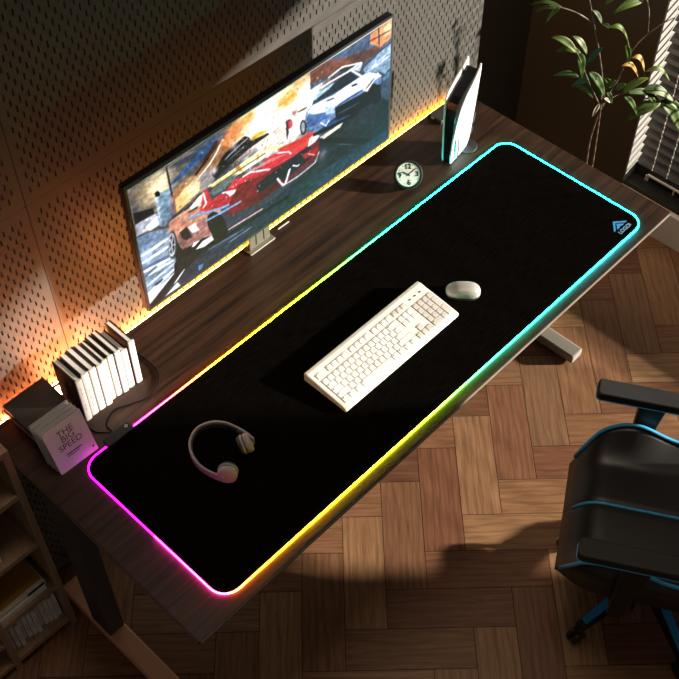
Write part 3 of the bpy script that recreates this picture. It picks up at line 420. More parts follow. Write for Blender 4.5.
for i, (x, y) in enumerate(per):
    if x < -HL+.02: c = lerp(left, y)
    elif x > HL-.02: c = (36, 205, 232)
    elif y > 0: c = lerp(back, x)
    else: c = lerp(frnt, x)
    k = .13 if (x < -.60 and y > -.02) else (.75 if x < -.5 else 1.0)
    c = rgb(*c); mn = min(c[:3])*.85; c = [max(v-mn, .0036) for v in c[:3]]; cols += [(c[0]*k, c[1]*k, c[2]*k, 1)]*8
o = mb.build('light_edge', dm, m=attr_emis('rainbow_edge', 'glow', 84), smooth=True); colattr(o, 'glow', cols)
# logo, printed at the front right corner
lg = MB().mat(M['logoblue']); Zl = .0045
def tri(p): lg.prism(p, .0043, Zl)
ML = Matrix.Translation((.690, -.195, 0)) @ Matrix.Rotation(R_(0), 4, 'Z')
for p in ([(-.029, -.004), (0, .021), (.029, -.004), (.021, -.004), (0, .013), (-.021, -.004)], [(-.016, -.005), (0, .009), (.016, -.005), (.004, -.005), (.0, -.001), (-.004, -.005)]): lg.prism(p, .0043, .0046, ML)
lo = lg.build('logo', dm)
text_mesh('logo_lettering', 'LOGOI', .0155, .0002, M['logopale'], lo, Matrix.Translation((.691, -.212, .0046)))
# controller box clipped on the rear edge
ct = MB().mat(M['ctrl']); ct.prism(rrect(-.037, -.014, .037, .013, .006, 5), 0, .0125, Matrix.Translation((-.640, .236, .0045)))
ct = ct.build('controller', dm, bevel=.002)
mb = MB().mat(M['inkl'])
for dx_, dy_ in ((0, .003), (.003, 0), (-.003, 0), (0, -.003)): mb.box((-.614+dx_-.0013, .239+dy_-.0013, .0171), (-.614+dx_+.0013, .239+dy_+.0013, .0174))
mb.build('power_mark', ct)
mb = MB().mat(M['cable'])
def smooth_path(pts, n=8):
    out = []; P = [Vector(p) for p in pts]
    for i in range(len(P)-1):
        p0, p1, p2, p3 = P[max(i-1, 0)], P[i], P[i+1], P[min(i+2, len(P)-1)]
        for k in range(n):
            t = k/n; out.append(.5*((2*p1)+(p2-p0)*t+(2*p0-5*p1+4*p2-p3)*t*t+(3*p1-p0-3*p2+p3)*t**3))
    out.append(P[-1]); return out
mb.tube(smooth_path([(-.645, .248, .012), (-.643, .262, .009), (-.640, .280, .003), (-.626, .294, .0027), (-.598, .302, .0027), (-.562, .287, .0027), (-.522, .274, .0027), (-.480, .288, .0027), (-.458, .317, .0027), (-.454, .365, .0027), (-.462, .420, .0027), (-.47, .459, .0027)]), .0017, 8); 
mb.tube(smooth_path([(-.645, .248, .010), (-.655, .268, .004), (-.668, .285, .0026), (-.672, .31, .0026)]), .0017, 8)
mb.build('cable', dm, smooth=True)

# ------------------------------------------------------------------ keyboard
kb = thing('keyboard', 'cream full-size keyboard lying in sunlight on the black mat', 'keyboard', (-.239, -.091, Z0+.0043))
KW, KD = .401, .137
prof = [(0, .001), (KD, .001), (KD, .026), (KD-.010, .0275), (.012, .0145), (0, .011)]
mb = MB().mat(M['cream']); mb.prism(prof, 0, KW, axis='x'); mb.build('case', kb, bevel=.003, seg=3)
sl = (.0275-.0145)/(KD-.022); kz = lambda y: .0145+(y-.012)*sl
wm = mat('grey_key_well', (.22, .205, .185, 1), .8)
def well(mb, x0_, y0_, x1_, y1_):
    mb.mat(wm); a, b_ = kz(y0_)+.0004, kz(y1_)+.0004
    mb.add([(x0_, y0_, a-.002), (x1_, y0_, a-.002), (x1_, y1_, b_-.002), (x0_, y1_, b_-.002), (x0_, y0_, a), (x1_, y0_, a), (x1_, y1_, b_), (x0_, y1_, b_)], [(0, 3, 2, 1), (4, 5, 6, 7), (0, 1, 5, 4), (1, 2, 6, 5), (2, 3, 7, 6), (3, 0, 4, 7)])
def keyset(name, keys, m, marks=True):
    mb = MB().mat(m)
    for (x, y, w, h) in keys: well(mb, x, y, x+w, y+h)
    for (x, y, w, h) in keys:
        g = .00045; a, b_, c, d = x+g, y+g, x+w-g, y+h-g; t = .0010
        z0, z1, H = kz(b_)-.0003, kz(d)-.0003, .0016
        V = [(a, b_, z0), (c, b_, z0), (c, d, z1), (a, d, z1), (a+t, b_+t, z0+H), (c-t, b_+t, z0+H), (c-t, d-t*.6, z1+H), (a+t, d-t*.6, z1+H)]
        mb.mat(m); mb.add(V, [(0, 3, 2, 1), (4, 5, 6, 7), (0, 1, 5, 4), (1, 2, 6, 5), (2, 3, 7, 6), (3, 0, 4, 7)])
        if marks:
            mb.mat(M['legend']); mx, my = a+t+.0010, d-t*.6-.0040; zz = kz(my)+H+.0003
            ww = .0028 if w < .02 else .006
            mb.add([(mx, my, zz-.0006), (mx+ww, my, zz-.0006), (mx+ww, my+.0026, zz-.0002), (mx, my+.0026, zz-.0002)], [(0, 1, 2, 3)])
    return mb.build(name, kb)
u = .0171; x0, yb = .0125, .0135; hh = .0158
main = []
def row(y, ws, x=x0):
    for w in ws: main.append((x, y, w*u, hh)); x += w*u
row(yb, [1.25, 1.25, 1.25, 6.25, 1.25, 1.25, 1.25, 1.25]); row(yb+hh, [2.25]+[1]*10+[2.75]); row(yb+2*hh, [1.75]+[1]*11+[2.25]); row(yb+3*hh, [1.5]+[1]*12+[1.5]); row(yb+4*hh, [1]*13+[2])
keyset('main_keys', main, M['creamk'])
fy = yb+5*hh+.0065
fn = [(x0, fy, u, hh*.9)]+[(x0+u*(2+i+.5*(i//4)), fy, u, hh*.9) for i in range(12)]
keyset('function_keys', fn, M['creamk'])
nx = x0+15*u+.0045
nav = [(nx+i*u*.96, yb+(3+j)*hh, u*.96, hh) for i in range(3) for j in range(2)]
keyset('navigation_keys', nav, M['creamk'])
keyset('screen_keys', [(nx+i*u*.96, fy, u*.96, hh*.9) for i in range(3)], M['beigek'])
keyset('arrow_keys', [(nx+i*u*.96, yb, u*.96, hh) for i in range(3)]+[(nx+u*.96, yb+hh, u*.96, hh)], M['beigek'])
px = nx+3*u*.96+.0055; pu = u*.98
num = [(px+i*pu, yb+(1+j)*hh, pu, hh) for i in range(3) for j in range(4)]+[(px, yb, 2*pu, hh), (px+2*pu, yb, pu, hh), (px+3*pu, yb, pu, 2*hh), (px+3*pu, yb+2*hh, pu, 2*hh), (px+3*pu, yb+4*hh, pu, hh)]
keyset('number_pad', num, M['beigek'])
mb = MB()
for i in range(3):
    mb.mat(M['greenled'] if i == 0 else M['legend']); a = px+.010+i*.018; yy = fy+.008
    mb.box((a, yy, kz(yy)+.0003), (a+.006, yy+.003, kz(yy)+.0012))
mb.build('indicator_lights', kb)

# ------------------------------------------------------------------ mouse
ms = thing('mouse', 'small silver computer mouse beside the cream keyboard', 'mouse', (.2265, -.050, Z0+.0043), (0, 0, math.atan2(.77, -.63)))
def mouse_pt(i, j):
    a = i*2*math.pi; t = j; L2, W2, H = .0435, .0255, .030
    ca, sa = math.cos(a), math.sin(a)
    rad = math.sin(t*math.pi/2)**.7
    x = L2*abs(ca)**.8*math.copysign(1, ca)*rad; y = W2*abs(sa)**.8*math.copysign(1, sa)*rad*(1-.07*(1-abs(ca)))
    z = .007+(H-.007)*math.cos(t*math.pi/2)**.75*(1-.16*(x/L2)-.12*(x/L2)**2)
    return (x, y, z)
mb = MB().mat(M['silver']); mb.grid(mouse_pt, 40, 14); mb.build('shell', ms, smooth=True, weld=True)
mb = MB().mat(M['dark']); mb.prism([(.0425*math.copysign(abs(math.cos(a))**.8, math.cos(a)), .0248*math.copysign(abs(math.sin(a))**.8, math.sin(a))) for a in np.linspace(0, 2*math.pi, 41)[:-1]], 0, .0075); mb.build('underside', ms, smooth=False)
mb = MB().mat(M['blackg']); mb.lathe([(.0005, .0035), (.003, .0033), (.0042, .002), (.0042, -.001)], 14, Matrix.Translation((.028, 0, .0195)) @ Matrix.Rotation(R_(28), 4, 'Y')); mb.build('scroll_ball', ms, smooth=True)

# ------------------------------------------------------------------ headphones
hp = thing('headphones', 'grey over-ear headphones lying on the left end of the black mat', 'headphones', (-.508, .048, Z0+.0043))
band = [(-.556, -.020, .022), (-.566, .010, .020), (-.5705, .045, .019), (-.562, .080, .019), (-.542, .107, .0185), (-.510, .121, .018), (-.478, .112, .0185), (-.456, .088, .019), (-.446, .058, .0195), (-.442, .030, .021), (-.4435, .004, .023)]
band = [(x+.508-.003, y-.048-.009, z-.0035) for x, y, z in band]
sp = smooth_path(band, 6)
def strap(path, wz, th):
    mb = MB(); vs = []; n = len(path)
    for i, p in enumerate(path):
        t = path[min(i+1, n-1)]-path[max(i-1, 0)]; t.z = 0; t.normalize(); nr = Vector((t.y, -t.x, 0))
        s = i/(n-1); k = 1+.25*abs(2*s-1)**3; h = wz*(.95+.1*math.sin(s*math.pi))/2*k
        for (a, b_) in ((-1, -1), (-1, 1), (1, 1), (1, -1)): vs.append(p+nr*(a*th/2)+Vector((0, 0, b_*h)))
    fs = [(i*4+j, i*4+(j+1) % 4, i*4+4+(j+1) % 4, i*4+4+j) for i in range(n-1) for j in range(4)]+[(3, 2, 1, 0), tuple((n-1)*4+j for j in range(4))]
    mb.add(vs, fs); return mb
mb = strap(sp, .020, .005); mb.mats = [M['hpgrey']]; mb.build('headband', hp, smooth=True, bevel=.0015)
inner = [Vector((p.x*.955, p.y*.955-.001, p.z)) for p in sp[12:-12]]
mb = strap(inner, .015, .004); mb.mats = [M['hpdark']]; mb.build('headband_padding', hp, smooth=True, bevel=.001)
for (cx, cy, cz, ax) in ((-.5470, -.0275, .0262, Vector((-.72, -.62, .16))), (-.463, .000, .0268, Vector((.86, -.45, .20)))):
    ax.normalize(); rot = ax.to_track_quat('Z', 'Y').to_matrix().to_4x4(); T = Matrix.Translation((cx+.508, cy-.048, cz)) @ rot
    mb = MB().mat(M['hpgrey']); mb.lathe([(.0215, -.004), (.0226, .000), (.0228, .005), (.0218, .0085), (.0185, .0102), (.0008, .0106)], 32, T); cup = mb.build('ear_cup', hp, smooth=True)
    mb = MB().mat(M['hpdark']); mb.lathe([(.0210, -.0062), (.0210, -.0042)], 32, T); mb.build('groove', cup)
    mb = MB().mat(M['hpgrey']); mb.lathe([(.0208, -.0118), (.0230, -.0100), (.0230, -.0080), (.0212, -.0064)], 32, T); mb.build('rim', cup, smooth=True)
    mb = MB().mat(M['hpdark']); mb.lathe([(.010, -.016), (.014, -.0195), (.0185, -.0187), (.0212, -.0152), (.0208, -.0119)], 32, T); mb.build('ear_cushion', cup, smooth=True)

# ------------------------------------------------------------------ monitor
SX0, SX1, SZ0, SZ1 = DATA['S']; SW, SH = SX1-SX0, SZ1-SZ0
mon = thing('monitor', 'wide ultrawide monitor showing two racing cars, in front of the pegboard wall', 'monitor', (.02, .36, Z0))
MX = -.02; MY = -.36
mb = MB().mat(M['blackg']); bz = .006
mb.box((SX0-bz+MX, .3315+MY, SZ0-bz), (SX1+bz+MX, .350+MY, SZ1+bz)); mb.build('housing', mon, bevel=.002)
mb = MB().mat(M['dark'])
for a in ((SX0-bz, SZ1, SX1+bz, SZ1+bz), (SX0-bz, SZ0-bz, SX1+bz, SZ0), (SX0-bz, SZ0, SX0, SZ1), (SX1, SZ0, SX1+bz, SZ1)):
    mb.box((a[0]+MX, .3285+MY, a[1]), (a[2]+MX, .3314+MY, a[3]))
mb.build('bezel', mon)
mb = MB().mat(M['bright']); mb.box((SX0+MX, .3277+MY, SZ1-.0014), (SX1+MX, .3284+MY, SZ1+.0004)); mb.build('bezel_highlight', mon)
# picture on the screen, painted into a raster in the screen's own coordinates
NW, NH = 520, 240
def paint():
    S2 = 1; img = np.zeros((NH, NW, 3)); img[:] = (60, 66, 82)
    X, Y = np.meshgrid((np.arange(NW)+.5)/NW, (np.arange(NH)+.5)/NH); asp = NH/NW
    rs = np.random.RandomState(3)
    def noise(sx, sy, seed):
        g = np.random.RandomState(seed).rand(sy+2, sx+2); xx = X*sx; yy = Y*sy; i = xx.astype(int); j = yy.astype(int); fx = xx-i; fy = yy-j
        fx = fx*fx*(3-2*fx); fy = fy*fy*(3-2*fy)
        return (g[j, i]*(1-fx)+g[j, i+1]*fx)*(1-fy)+(g[j+1, i]*(1-fx)+g[j+1, i+1]*fx)*fy
    for kind, c, pts, ex in DATA['P']:
        c = np.array(c, float)
        if kind == 'b':
            (cx, cy), (rr, al) = pts[0], ex; d2 = ((X-cx)**2+((Y-cy)*asp)**2)/rr**2
            d2 = d2*(.6+.8*noise(60, 30, 11)); a = al*np.exp(-d2*1.2)
            img = img*(1-a[..., None])+c*a[..., None]; continue
        if kind == 'l':
            m = np.zeros((NH, NW)); wd = max(ex, .0028)/2
            for (a0, b0), (a1, b1) in zip(pts, pts[1:]):
                vx, vy = a1-a0, (b1-b0)*asp; px_, py_ = X-a0, (Y-b0)*asp; L2 = vx*vx+vy*vy+1e-12
                t = np.clip((px_*vx+py_*vy)/L2, 0, 1); d = np.hypot(px_-t*vx, py_-t*vy)
                tap = wd*(1-.5*np.abs(2*t-1)**3) if len(pts) == 2 else wd
                m = np.maximum(m, np.clip((tap-d)/.0016+.5, 0, 1))
            img = img*(1-m[..., None])+c*m[..., None]; continue
        m = np.zeros((NH, NW))
        for oy in (-.25, .25):
            for ox in (-.25, .25):
                ins = np.zeros((NH, NW), bool); xx, yy = X+ox/NW, Y+oy/NH; n = len(pts)
                for i in range(n):
                    (a0, b0), (a1, b1) = pts[i], pts[(i+1) % n]
                    if b0 == b1: continue
                    cnd = (b0 > yy) != (b1 > yy); ins ^= cnd & (xx < (a1-a0)*(yy-b0)/(b1-b0)+a0)
                m += ins*.25
        v = .74+.30*noise(14, 9, 8)+.26*noise(90, 45, 5)
        img = img*(1-m[..., None])+np.clip(c*v[..., None], 0, 255)*m[..., None]
    n1 = noise(160, 75, 1)-.5; n2 = noise(40, 90, 2)-.5
    img = img*(1+.30*n1[..., None]+.22*n2[..., None])
    # sparks near the explosion
    for _ in range(420):
        cx, cy = rs.normal(.46, .12), rs.normal(.30, .18)
        i, j = int(cx*NW), int(cy*NH)
        if 1 < i < NW-2 and 1 < j < NH-2:
            cc = [(255, 250, 230), (250, 190, 90), (90, 50, 40), (200, 90, 50)][rs.randint(4)]; img[j:j+rs.randint(1, 3), i:i+rs.randint(1, 3)] = cc
    img = np.clip(img, 0, 255); pad = np.pad(img, ((1, 1), (1, 1), (0, 0)), 'edge')
    bl = sum(pad[i:i+NH, j:j+NW]*w_ for i, wi in enumerate((1, 2, 1)) for j, wj in enumerate((1, 2, 1)) for w_ in (wi*wj/16,))
    return bl
im = paint()/255.0
im = np.clip((im-.44)*1.38+.465, 0, 1); gray = im.mean(-1, keepdims=True); im = gray+(im-gray)*.84; lin = np.where(im <= .04045, im/12.92, ((im+.055)/1.055)**2.4)
me = bpy.data.meshes.new('screen')
gx = np.linspace(SX0+MX, SX1+MX, NW+1); gz = np.linspace(SZ1-.0014, SZ0, NH+1)
V = np.zeros((NH+1, NW+1, 3)); V[..., 0] = gx[None, :]; V[..., 1] = .3290+MY; V[..., 2] = gz[:, None]
idx = np.arange((NH+1)*(NW+1)).reshape(NH+1, NW+1)
F = np.stack([idx[:-1, :-1], idx[1:, :-1], idx[1:, 1:], idx[:-1, 1:]], -1).reshape(-1, 4)
me.from_pydata(V.reshape(-1, 3).tolist(), [], F.tolist())
scr = bpy.data.objects.new('screen', me); COL.objects.link(scr); scr.parent = mon
ca = me.color_attributes.new('picture', 'FLOAT_COLOR', 'CORNER'); cc = np.ones((NH*NW, 4, 4), np.float32); cc[..., :3] = lin.reshape(-1, 1, 3)
ca.data.foreach_set('color', cc.ravel()); me.materials.append(attr_emis('screen_picture', 'picture', 1.05))
# bias light on the back of the monitor
mb = MB(); cols = []
def strip(x0, z0, x1, z1, n, cf):
    for i in range(n):
        a, b_ = i/n, (i+.85)/n
        if abs(x1-x0) > abs(z1-z0): q = [(x0+(x1-x0)*a, .3506+MY, z0), (x0+(x1-x0)*b_, .3506+MY, z0), (x0+(x1-x0)*b_, .3506+MY, z1), (x0+(x1-x0)*a, .3506+MY, z1)]
        else: q = [(x0, .3506+MY, z0+(z1-z0)*a), (x1, .3506+MY, z0+(z1-z0)*a), (x1, .3506+MY, z0+(z1-z0)*b_), (x0, .3506+MY, z0+(z1-z0)*b_)]
        mb.add(q[::-1], [(0, 1, 2, 3)]); c, k = cf((a+b_)/2); c = rgb(*c); cols.append((c[0]*k, c[1]*k, c[2]*k, 1))
strip(SX0+.02+MX, SZ0+.012, SX0+.03+MX, SZ1-.03, 24, lambda t: ((255, 140, 85), max(.0, 1-2.0*t)**1.3))
strip(SX0+.04+MX, SZ0+.012, SX1-.03+MX, SZ0+.022, 60, lambda t: (lerp([(0, (255, 135, 70)), (.5, (255, 180, 66)), (1, (255, 170, 50))], t), .35-.15*t))
strip(SX0+.04+MX, SZ1-.03, SX1-.25+MX, SZ1-.02, 40, lambda t: ((255, 150, 70), .03))
o = mb.build('back_light', mon, m=attr_emis('back_light_glow', 'glow', 160)); colattr(o, 'glow', cols); o['label'] = 'warm light strip on the back of the housing'
# stand
mb = MB().mat(M['steel']); mb.box((-.040+MX, .4385+MY, .004), (.032+MX, .458+MY, .27)); mb.build('stand_column', mon, bevel=.002)
for xx in (-.017, .010): MB().mat(M['black']).box((xx-.0016+MX, .4378+MY, .012), (xx+.0016+MX, .4384+MY, .24)).build('cable_slot', mon)
mb = MB().mat(M['steel']); mb.box((-.048+MX, .4275+MY, 0), (.040+MX, .461+MY, .0037)); mb.build('stand_base', mon, bevel=.0008)
MB().mat(M['bright']).box((-.047+MX, .4268+MY, .0004), (.039+MX, .4274+MY, .0036)).build('base_edge', mon); MB().mat(M['bright']).box((.0665+MX, .444+MY, 0), (.106+MX, .4462+MY, .003)).build('cable_clip', mon)
mb = MB().mat(M['black']); mb.box((-.03+MX, .351+MY, .30), (.022+MX, .372+MY, .46)); mb.box((-.02+MX, .372+MY, .215), (.012+MX, .438+MY, .262)); mb.box((-.02+MX, .3725+MY, .215), (.012+MX, .395+MY, .35)); mb.build('stand_arm', mon, bevel=.003)

# ------------------------------------------------------------------ clock
ck = thing('desk_clock', 'small round black desk clock with white dial near the game console', 'clock', (.428, .312, Z0))
nrm = Vector((-.50, -.53, .69)).normalized()
upv = Vector((.46, .55, .63)); upv = (upv-nrm*upv.dot(nrm)).normalized(); rt = upv.cross(nrm)
Rm = Matrix((rt, upv, nrm)).transposed().to_4x4()
T = Matrix.Translation((-.002, -.0, .0375)) @ Rm
mb = MB().mat(M['ctrl']); mb.lathe([(.033, -.016), (.0375, -.010), (.039, .004), (.039, .0095), (.0375, .0115), (.0325, .0116), (.032, .0085)], 40, T); mb.build('case', ck, smooth=True)
mb = MB().mat(M['clockf']); mb.lathe([(.0318, .0086), (.0318, .0105)], 40, T); mb.build('dial', ck)
for h in range(12):
    a = R_(90-30*h)
    if h in (0, 3, 6, 9): continue
    c, s = math.cos(a), math.sin(a); MB().mat(M['ink']).cyl((c*.0268, s*.0268, .0105), (c*.0268, s*.0268, .0109), .0012, n=8, M4=T).build('minute_dot', ck)
for s, (x, y) in (('12', (0, .0215)), ('9', (-.0232, 0)), ('6', (.0, -.0215)), ('3', (.0232, 0))):
    text_mesh('numeral', s, .0185, .0002, M['boards'], ck, T @ Matrix.Translation((x, y, .0108)), bold=.0007)
mb = MB().mat(M['boards'])
for ang, L, w in ((35, .026, .0010), (150, .017, .0014)):
    a = R_(ang); d = Vector((math.cos(a), math.sin(a), 0)); p = Vector((-d.y, d.x, 0))*w
    e = d*L; b0 = -d*.005; mb.prism([(b0+p)[:2], (b0-p)[:2], (e-p)[:2], (e+p)[:2]], .0111, .0115, T)
mb.cyl((0, 0, .0106), (0, 0, .0119), .0022, n=12, M4=T); mb.build('hands', ck)
mb = MB().mat(M['black']); mb.box((-.012, -.016, 0), (.024, .016, .0065)); mb.build('foot', ck, bevel=.002)

# ------------------------------------------------------------------ games console
gc = thing('game_console', 'tall white and black game console standing at the right end of the desk', 'games console', (.560, .291, Z0), (0, 0, R_(11)))
# local: x = depth (away from the front), y = width (+y = left panel, -y = right panel)
HT = .265
RIGHT = [(.004, .004), (.000, .03), (.004, .09), (.016, .15), (.034, .192), (.062, .222), (.100, .246), (.134, .272), (.141, .285), (.146, .284), (.147, .262), (.143, .21), (.136, .14), (.128, .07), (.116, .02), (.104, .004), (.06, .002)]
LEFT = [(.004, .004), (.0, .03), (-.002, .12), (.000, .20), (.004, .226), (.020, .242), (.06, .258), (.100, .270), (.138, .287), (.144, .286), (.146, .262), (.143, .21), (.136, .14), (.128, .07), (.116, .02), (.104, .004), (.06, .002)]
RIGHT = [(x*(.90-.10*z/.28), z*.965) for x, z in RIGHT]; LEFT = [(x*(.90-.06*z/.28), z*.97) for x, z in LEFT]
def wide(z): return .0135+.0085*(max(z, 0)/HT)**1.2
def panel(sgn, P):
    n = len(P); mb = MB().mat(M['white']); cx, cz = .072, .13; rings = 6; V = []
    def off(x, z, f):
        w = wide(z)+.005*(1-f**2)
        if sgn < 0: w += .012*math.exp(-((z-.04)/.05)**2)*math.exp(-((x-.045)/.045)**2)*(1-f**6)
        return w
    for k in range(rings):
        f = 1-k/rings
        for (x, z) in P:
            xx, zz = cx+(x-cx)*f, cz+(z-cz)*f; V.append((xx, sgn*off(xx, zz, f), zz))
    ctr = len(V); V.append((cx, sgn*off(cx, cz, 0), cz)); inn = len(V)
    for (x, z) in P: V.append((x, sgn*(wide(z)-.0038), z))
    ici = len(V); V.append((cx, sgn*(wide(cz)-.0038), cz)); fs = []
    for k in range(rings-1):
        for i in range(n): fs.append((k*n+i, k*n+(i+1) % n, (k+1)*n+(i+1) % n, (k+1)*n+i))
    for i in range(n):
        j = (i+1) % n; fs += [((rings-1)*n+i, (rings-1)*n+j, ctr), (i, j, inn+j, inn+i), (inn+i, inn+j, ici)]
    return mb.add(V, fs).build('side_panel', gc)
rp = panel(-1, RIGHT); panel(1, LEFT)
core = [(.006, .003), (.003, .03), (.002, .12), (.004, .195), (.010, .216), (.03, .230), (.065, .244), (.105, .256), (.136, .268), (.140, .26), (.136, .2), (.122, .07), (.100, .006)]
core = [(x*(.90-.10*z/.28), z*.965) for x, z in core]
n = len(core); vs = []
for sg in (1, -1):
    for (x, z) in core: vs.append((x, sg*(wide(z)-.0042), z))
fs = [tuple(range(n)), tuple(range(2*n-1, n-1, -1))]+[(i, (i+1) % n, n+(i+1) % n, n+i) for i in range(n)]
MB().mat(M['blackg']).add(vs, fs).build('core', gc)
def onright(x, z): return -(wide(z)+.005*.5+.012*math.exp(-((z-.04)/.05)**2)*math.exp(-((x-.045)/.045)**2))
mb = MB().mat(M['boards']); mb.add([(.014, onright(.014, z_)-.0020, z_) for z_ in (.02, .05, .088)]+[(.0175, onright(.0175, z_)-.0022, z_) for z_ in (.088, .05, .02)], [(0, 1, 4, 5), (1, 2, 3, 4)]); mb.build('disc_slot', rp, solid=.001)
for (x_, za, zb) in ((.100, .085, .118), (.094, .050, .072)): MB().mat(M['ink']).add([(x_, -wide(za)-.0075, za), (x_+.006, -wide(za)-.0070, za), (x_+.010, -wide(zb)-.0070, zb), (x_+.004, -wide(zb)-.0075, zb)], [(0, 1, 2, 3)]).build('side_vent', rp, solid=.001)
mb = MB().mat(M['dark']); mb.lathe([(.030, 0), (.032, .0015), (.030, .003)], 32, Matrix.Translation((.095, -.012, 0))); mb.build('stand', gc)

hub = thing('docking_box', 'small dark grey connector box behind the game console', 'box', (.700, .428, Z0), (0, 0, R_(0)))
mb = MB().mat(M['dark']); mb.box((-.026, -.022, 0), (.034, .026, .014)); mb.build('case', hub, bevel=.002)
for a_, b_ in (((-.020, -.0232, .010), (-.008, -.0222, .0136)), ((.012, -.0232, .010), (.030, -.0222, .0136)), ((-.0272, .004, .006), (-.0262, .014, .0125))): MB().mat(M['bright']).box(a_, b_).build('socket', hub)

# ------------------------------------------------------------------ row of books
def book(name, label, cat, loc, t, h, dpt, spine, boards, page, group, rot=(0, 0, 0), marks=True, rn=random):
    o = thing(name, label, cat, loc, rot, group)      # local: x thickness, y depth (spine at y=0), z height
    c = .0036 if boards is M['boards'] else .0018
    mb = MB().mat(boards); mb.box((0, .002, 0), (c, dpt, h)); mb.box((t-c, .002, 0), (t, dpt, h)); mb.build('cover', o)
    mb = MB().mat(spine); n = 6
    arc = [(t/2-t/2*math.cos(math.pi*i/n), -.0022*math.sin(math.pi*i/n)) for i in range(n+1)]
    mb.prism(arc+[(t, .0035), (0, .0035)], 0, h); s = mb.build('spine', o)
    mb = MB().mat(page); mb.box((c+.0002, .0037, .003), (t-c-.0002, dpt-.003, h-.0005)); mb.build('pages', o)
    if marks:
        z = h*.82
        while z > h*.25:
            L = rn.uniform(.006, .018)
            if rn.random() < .75: MB().mat(M['inkl']).box((t*.42, -.0027, z-L), (t*.50, -.0021, z)).build('spine_print', s)
            z -= L+rn.uniform(.004, .012)
    return o
ordn = ['leftmost book, white spine', 'second white-spined book from the left', 'third white-spined book from the left', 'fourth white-spined book from the left', 'ivory-spined book, fifth from the left', 'sixth white-spined book from the left', 'seventh white-spined book from the left', 'low white-spined book, third from the right end', 'white-spined book, second from the right end', 'rightmost book, white spine']
rb = random.Random(4)
specs = [(.0165, .146), (.0185, .150), (.0175, .149), (.0165, .146), (.0130, .143), (.0150, .145), (.0155, .147), (.0165, .134), (.0160, .149)]
x = -.662
ordn = ['leftmost hardback, a white spine and black side', 'white-spined hardback, second from the left', 'white-spined hardback, third from the left', 'white-spined hardback, fourth from the left', 'slim ivory-spined hardback, fifth from the left', 'white-spined hardback, fourth from the right', 'white-spined hardback, third from the right', 'shorter white-spined hardback, second from the right', 'rightmost hardback, a white spine']
offs = [0, .004, .003, .0, .010, .008, .002, .004, .0]
for i, ((t, h), lb, of) in enumerate(zip(specs, ordn, offs)):
    if i == 8: x += .003
    bd = M['boards'] if i not in (5,) else M['boards']
    book('hardback_book', lb+', in the desk row against the pegboard wall', 'book', (x, .325+of*.6, Z0), t, h, .085-of*.3+(-.004 if i % 3 == 1 else 0), M['cream2'] if i == 4 else M['spine'], bd, M['paper'], 'hardbacks on the desk', rn=rb)
    x += t+.0022

# ------------------------------------------------------------------ leaning booklets and the pile behind them
names = ['front booklet with printed cover, leaning at the near left of the desk', 'second leaning booklet, right behind the printed one', 'third leaning booklet behind the printed one', 'rearmost leaning booklet, against the magazine pile']
lean = .304
for i in range(4):
    bk = thing('booklet', names[i], 'booklet', (-.792-.001*i, .249+.0135*i, Z0+.0003), (-lean, 0, R_(-1)), 'booklets leaning on the desk')
    bw, bh, bt = .102, .122-.0015*i, .006
    mb = MB().mat(M['booklet']); mb.prism(rrect(0, 0, bw, bh, .003, 4), 0, .0014, Matrix.Rotation(R_(90), 4, 'X') @ Matrix.Translation((0, 0, -.0014))); mb.build('front_cover', bk)
    mb = MB().mat(M['grey2']); mb.box((.002, .0015, .0008), (bw-.002, bt-.001, bh-.0012)); mb.build('pages', bk)
    mb = MB().mat(M['booklet']); mb.box((.0, bt-.0009, .0), (bw, bt, bh)); mb.build('back_cover', bk)
    if i == 0:
        RX = Matrix.Rotation(R_(90), 4, 'X')
        for s, zz, sz in (('THE', .096, .023), ('BIG', .079, .023), ('SPEED', .060, .0225)):
            text_mesh('title', s, sz, .0001, M['ink'], bk, Matrix.Translation((bw*.5, -.0003, zz)) @ RX @ Matrix.Rotation(R_(0), 4, 'Z'))
        for q in ((.30, .0365, .70, .0395), (.30, .031, .62, .0328), (.90, .012, .94, .018)): MB().mat(M['ink']).box((bw*q[0], -.0004, q[1]), (bw*q[2], -.0001, q[3])).build('small_print', bk)
pile = [('magazine', 'bottom navy magazine of the pile behind the leaning booklets', M['blue1'], .0115, (-.776, .326), .106, .128, -2), ('magazine', 'grey magazine just above the navy ones in the pile behind the booklets', M['grey1'], .009, (-.780, .330), .108, .126, 1), ('magazine', 'thin navy magazine in the middle of the pile behind the booklets', M['blue1'], .0085, (-.777, .332), .106, .125, -1), ('magazine', 'grey magazine second from the top of the pile behind the booklets', M['grey1'], .010, (-.783, .334), .110, .124, 2), ('magazine', 'topmost dark brown magazine of the pile behind the booklets', M['brownc'], .013, (-.784, .336), .112, .124, 0)]
z = Z0+.0003
for nm, lb, m, t, (px_, py_), w_, d_, rz in pile:
    o = thing(nm, lb, 'magazine', (px_, py_, z), (0, 0, R_(rz)), 'magazines piled on the desk')
    mb = MB().mat(m); mb.box((0, 0, 0), (w_, d_, .0012)); mb.box((0, 0, t-.0012), (w_, d_, t)); mb.box((-.0008, 0, 0), (.0004, d_, t)); mb.build('cover', o)
    mb = MB().mat(M['paper'] if m is M['grey1'] else M['grey2']); mb.box((.0006, .002, .0013), (w_-.002, d_-.002, t-.0013)); mb.build('pages', o)
    z += t+.0003

